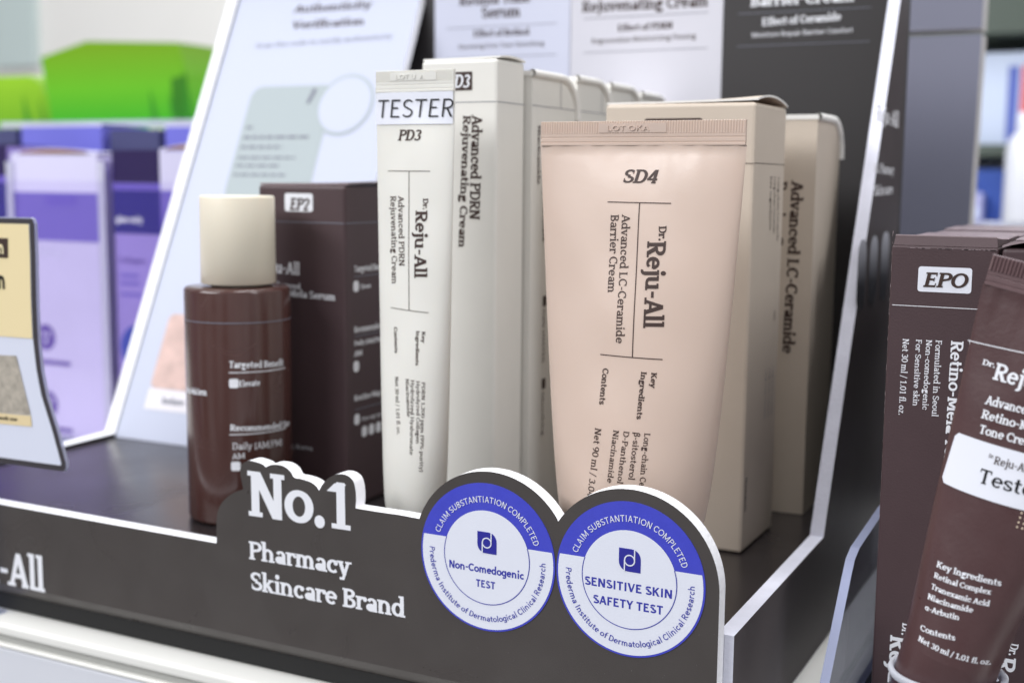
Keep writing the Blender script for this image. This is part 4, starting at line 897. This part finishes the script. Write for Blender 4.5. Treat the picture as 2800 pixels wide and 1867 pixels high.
# ---------------------------------------------------------------- left background: purple packs in a clear bin
lav_top = mat('lavender_white_print', (208, 204, 232), .45); lav_mid = mat('medium_purple_print', (112, 96, 186), .45); lav_low = mat('pale_lavender_print', (196, 189, 222), .45, mottle=(20, .05))
ind_top = mat('dark_plum_print', (34, 16, 74), .4); ind_mid = mat('indigo_print', (24, 6, 122), .4); ind_low = mat('lilac_print', (150, 132, 202), .45, mottle=(20, .06)); ind_band = mat('violet_band_print', (104, 86, 184), .4)
icon_m = mat('purple_icon_ink', (88, 62, 150), .5); blue_ink = mat('blue_cube_ink', (40, 62, 160), .4); slate = mat('slate_print', (68, 70, 110), .4); peri = mat('periwinkle_print', (112, 112, 206), .4)
def purple_box(name, label, x0, x1, y0, d, z1, kind, group='purple packs in the clear bin'):
    bx = ((x0+x1)/2, y0+d/2, .0055); t = thing(name, label, 'carton', bx, group); mb = MB(); lb = MB()
    body = {'lav': lav_low, 'ind': ind_low, 'slate': slate, 'peri': peri}[kind]
    mb.box(x0, y0, .0055, x1, y0+d, z1-.001, body, .0006, 1); P = fy(y0); w = x1-x0
    if kind == 'lav':
        mb.flat([(x0, z1-.021), (x1, z1-.021), (x1, z1-.001), (x0, z1-.001)], P, lav_top); mb.flat([(x0, z1-.047), (x1, z1-.047), (x1, z1-.021), (x0, z1-.021)], P, lav_mid)
        mb.flat(rrect(x0+w*.40, z1-.028, x0+w*.76, z1-.0225, .0005, 2), fy(y0, .0003), ind_band)
        mb.text(('Lifting', 'sansbold', 0, x0+w*.08, z1-.055, x0+w*.55, z1-.055, .0035), fy(y0, .0003), lav_top)
        for z in (.0605, .0235): 
            mb.flat(disc(x0+w*.34, z, .0072, 28), P, icon_m); [mb.flat(disc(x0+w*.34+dx, z+dz, .0014, 14), fy(y0, .0003), lav_low) for dx, dz in ((-.0022, .0018), (.0022, .0018), (0, -.0022))]
            mb.flat(rrect(x0+w*.20, z-.0150, x0+w*.62, z-.0125, .0004, 2), P, icon_m)
    elif kind == 'ind':
        mb.flat([(x0, z1-.017), (x1, z1-.017), (x1, z1-.001), (x0, z1-.001)], P, ind_top); mb.flat([(x0, z1-.0205), (x1, z1-.0205), (x1, z1-.017), (x0, z1-.017)], P, ind_band)
        mb.flat([(x0, z1-.0432), (x1, z1-.0432), (x1, z1-.0207), (x0, z1-.0207)], P, ind_mid)
        mb.text(('glow only', 'sansbold', 0, x0+w*.05, z1-.0375, x0+w*.62, z1-.0375, .0035), fy(y0, .0003), ink_white)
        mb.text(('Collagen', 'sansbold', 0, x0+w*.08, z1-.0585, x0+w*.66, z1-.0585, .0028), P, icon_m)
        for z in (.066, .070, .076): mb.flat(rrect(x0+w*.1, z1-z, x0+w*(.5+6*(z-.066)), z1-z+.0016, .0003, 2), P, ind_band)
        mb.flat(disc(x0+w*.45, .0585, .0125, 30), P, blue_ink); mb.flat(disc(x0+w*.55, .0565, .0080, 30), fy(y0, .0003), ind_mid); mb.flat(rrect(x0+w*.02, .006, x0+w*.6, .026, .002), P, mat('pale_blue_print', (150, 160, 214), .4) if 'pale_blue_print' not in bpy.data.materials else bpy.data.materials['pale_blue_print'])
    mb.build('carton_body', t, bx)
    n = 14; V = []
    for i in range(n+1):
        x = x0+w*i/n; h = z1+.0025*math.sin(math.pi*i/n) if kind in ('lav',) else z1
        V += [(x, y0+.0002, h-.0012), (x, y0+.0002, h), (x, y0+d, z1)]
    lb.add(V, [(3*i, 3*i+3, 3*i+4, 3*i+1) for i in range(n)] + [(3*i+1, 3*i+4, 3*i+5, 3*i+2) for i in range(n)], {'lav': lav_top, 'ind': ind_top, 'slate': slate, 'peri': lav_top}[kind])
    if kind == 'lav':
        A = [(x0+w*(.12+.76*i/12), z1+.0006+.0013*math.sin(math.pi*i/12)) for i in range(13)]
        lb.flat([(u, z1-.0002) for u, v in A] + A[::-1], fy(y0+.0002, .0003), paper_tan)
    lb.build('lid', t, bx); return t
purple_box('skincare_pack', 'indigo pack at the far left edge of the clear bin', -.512, -.4735, .2030, .040, .1650, 'ind')
purple_box('skincare_pack', 'wide lavender pack with a purple band, beside the cream and white card', -.4697, -.4060, .2020, .045, .1605, 'lav')
purple_box('skincare_pack', 'indigo pack with a deep violet top between two lavender packs', -.3975, -.3650, .2040, .045, .1620, 'ind')
purple_box('skincare_pack', 'lavender pack half hidden by the leaning notice board', -.3640, -.3240, .2030, .040, .1625, 'lav')
G2 = 'packs at the back of the clear bin'
purple_box('skincare_pack', 'slate pack behind the far left indigo pack', -.575, -.532, .262, .04, .1765, 'slate', G2)
purple_box('skincare_pack', 'periwinkle pack behind the wide lavender pack', -.528, -.462, .262, .04, .1785, 'peri', G2)
purple_box('skincare_pack', 'slate pack behind the indigo pack with the violet top', -.4560, -.4180, .262, .04, .1750, 'slate', G2)
purple_box('skincare_pack', 'periwinkle pack beside the edge of the leaning notice board, at the back of the bin', -.4140, -.3700, .262, .04, .1775, 'peri', G2)
t = thing('acrylic_bin', 'clear acrylic bin with dividers full of purple packs', 'bin', (-.44, .25, .0003)); AB = (-.44, .25, .0003)
edge_l = clear('bright_acrylic_edge', (235, 235, 245), .15, .6, (226, 226, 242))
mb = MB(); mb.box(-.60, .1985, .0004, -.3215, .2000, .1460, acrylic_milky); mb.build('front_wall', t, AB)
mb = MB(); mb.box(-.60, .1985, .0004, -.3215, .3300, .0050, acrylic_edge); mb.build('base', t, AB)
mb = MB(); mb.box(-.60, .3100, .0052, -.3215, .3130, .1795, acrylic_milky); mb.box(-.60, .3095, .1796, -.3215, .3135, .1830, edge_l); mb.build('back_wall', t, AB)
for x in (-.4048, -.3225, -.4722):
    mb = MB(); mb.prism([(.2005, .0052), (.3098, .0052), (.3098, .1580), (.2005, .1560)], lambda u, v, w: (w, u, v), x+.0050, x, acrylic_milky, edge_l); mb.build('divider', t, AB)

t = thing('riser_shelf', 'white riser shelf behind the purple packs under the green packs', 'riser', (-.75, .55, .0003)); RB = (-.75, .55, .0003)
mb = MB(); mb.box(-1.15, .44, .1762, -.50, .68, .1842, shelf_white, .001); mb.build('board', t, RB)
for x in (-1.14, -.515): mb = MB(); mb.box(x, .45, .0005, x+.008, .67, .1760, shelf_white); mb.build('leg', t, RB)
def green_pack(label, front, d, y0, stops, lo, hi):
    c = (sum(u for u, v in front)/len(front), y0+d/2, .1845); m = ramp_mat('green_pack_print', stops, 'Z', lo, hi+.01, .35)
    leaf = mat('dark_green_leaf_print', (40, 128, 18), .4) if 'dark_green_leaf_print' not in bpy.data.materials else bpy.data.materials['dark_green_leaf_print']
    mb = MB(); mb.prism(front, lambda u, v, w: (u, w, v), y0, y0+d, m)
    u1 = max(u for u, v in front); e1 = [q for q in front if q[0] > u1-.012]
    mb.flat([(u1-.022, .1849), (u1-.0003, .1849)] + [(u-.0003, v-.001) for u, v in e1[1:]] + [(e1[-1][0]-.016, e1[-1][1]-.004)], fy(y0, .0002), ramp_mat('side_shade_green', [(0, (8, 104, 14)), (1, (60, 118, 6))], 'Z', 0, .06, .35))  # darker green strip painted down the right as side shading
    for a, b_, h in ((-.050, -.034, .026), (-.028, -.016, .024), (-.012, -.001, .040)): mb.flat([(u1+a+.006, .1849), (u1+b_, .1849), (u1+(a+b_)/2-.004, .1849+h*1.3)], fy(y0, .0003), leaf)
    o = mb.build('green_pack', None, c); tag(o, label, 'pack', 'green packs on the riser'); return o
green_pack('large bright green pack standing on the white riser', [(-.755, .1845), (-.5990, .1845), (-.6060, .2300), (-.6130, .2540), (-.7130, .2590), (-.7660, .2475)], .045, .50, [(0, (22, 148, 22)), (.5, (92, 170, 22)), (1, (108, 152, 6))], .0, .06)
green_pack('smaller lime green pack at the far left on the white riser', [(-.95, .1845), (-.765, .1845), (-.790, .2290), (-.803, .2350), (-.95, .2360)], .04, .52, [(0, (88, 145, 8)), (1, (138, 186, 34))], .0, .04)
b = MB(); b.box(-2.02, 1.535, .36, -1.90, 1.548, .52, mat('pale_mint_poster', (206, 220, 218), .6)); tag(b.build('wall_poster', None, (-1.96, 1.54, .44)), 'pale mint poster on the off white wall above the green packs', 'poster')

# ---------------------------------------------------------------- right background
grey_board = mat('blue_grey_board', (124, 125, 142), .45, .4, mottle=(9, .05)); grey_edge = mat('pale_grey_board_edge', (196, 192, 192), .6)
t = thing('partition_board', 'blue grey upright board with a pale edge behind the dark side panel', 'partition', (-.06, .37, .0003)); PB = (-.06, .37, .0003)
for z0, z1 in ((.0005, .2190), (.2215, .60)):
    mb = MB(); P = lambda u, v, w: (u, w, v)
    mb.prism([(-.14, z0), (.0118-.012*max(0, (.235-z0)/.235)*.18, z0), (.0118, z1), (-.14, z1)], P, .35, .366, grey_board, grey_edge); mb.build('panel', t, PB)
t = thing('reflection_blocker', 'low black board added behind the last brown cartons to darken a reflection', 'divider', (.2, .3, .0003)); mb = MB(); mb.box(.0150, .3000, .0003, .40, .3040, .1270, charcoal_matt, .0004, 1); mb.build('blocker_plate', t, (.2, .3, .0003))  # dark board added to darken what the side panel mirrors
G3 = 'goods on the far shelf'
t = thing('far_shelf', 'shelf rack with dark green boards far behind at the right', 'shelf', (.1, 1.0, -.2)); FB = (.1, 1.0, -.2)
dkg = mat('dark_green_board', (78, 88, 80), .5)
for z in (.276, .172): mb = MB(); mb.box(-.35, .88, z, .50, 1.20, z+.010 if z < .2 else z+.034, dkg, .001); mb.build('board', t, FB)
for x in (-.35, .482): mb = MB(); mb.box(x, .89, -.19, x+.018, 1.19, .50, dkg); mb.build('upright', t, FB)
mb = MB(); mb.box(-.33, 1.19, -.15, .48, 1.198, .45, mat('pale_rack_back', (206, 212, 226), .6)); mb.build('back_panel', t, FB)
mb = MB(); mb.box(-.35, .88, .100, .50, 1.20, .115, mat('white_far_board', (214, 218, 236), .5), .001); mb.build('board', t, FB)
def far_carton(label, x0, x1, z0, z1, y0, d, base_c, bands):
    mb = MB(); mb.box(x0, y0, z0, x1, y0+d, z1, base_c, .001, 1)
    for a, b_, m in bands: mb.flat([(x0+(x1-x0)*a, z0+.003), (x0+(x1-x0)*b_, z0+.003), (x0+(x1-x0)*b_, z1-.012), (x0+(x1-x0)*a, z1-.012)], fy(y0, .0004), m)
    tag(mb.build('far_carton', None, ((x0+x1)/2, y0+d/2, z0)), label, 'carton', G3)
red = mat('coral_red_print', (232, 100, 96), .4); navy = mat('navy_print', (98, 116, 196), .4); pink = mat('pale_pink_print', (238, 206, 208), .5); skyb = mat('pale_sky_print', (208, 220, 244), .5); blue = mat('strong_blue_print', (70, 104, 196), .4)
far_carton('white pack with blue and coral stripes on the far shelf at the right', -.060, -.0045, .1822, .2620, .90, .05, skyb, ((.50, .66, navy), (.70, .90, red)))
far_carton('pale pink pack next to the striped pack on the far shelf', -.0035, .040, .1822, .2560, .90, .05, pink, ((.2, .8, white_card),))
far_carton('small lavender pack beside the far end of the grey board on the lower far shelf', -.0665, -.0450, .1152, .1400, .875, .02, mat('soft_lavender_print', (176, 178, 224), .45), ((.15, .85, skyb),))
far_carton('strong blue pack on the lower far shelf', -.068, -.031, .1152, .1610, .90, .05, blue, ((.1, .35, navy),))
t = thing('white_bottle', 'white bottle with rounded top in front of the dark green far board', 'bottle', (-.0120, .868, .1152), G3); mb = MB(); mb.lathe([(.014, .1152), (.0155, .118), (.0155, .176), (.013, .186), (.008, .192)], (-.0120, .868), sticker_white, 40); mb.build('bottle_body', t, (-.0120, .868, .1152)); mb = MB(); mb.lathe([(.0085, .1922), (.0085, .206), (.007, .208)], (-.0120, .868), sticker_white, 32); mb.build('cap', t, (-.0120, .868, .1152))
for lab, x, z, r in (('white round tub standing behind the blue pack on the far shelf', .0215, .1152, .0165),):
    t = thing('white_jar', lab, 'jar', (x, .905, z), G3); mb = MB(); mb.lathe([(r*.9, z), (r, z+.003), (r, z+.024), (r*.95, z+.027)], (x, .905), sticker_white, 40); mb.build('jar_body', t, (x, .905, z))
    mb = MB(); mb.lathe([(r*1.02, z+.0275), (r*1.02, z+.041), (r*.9, z+.044)], (x, .905), sticker_white, 40); mb.build('lid', t, (x, .905, z))
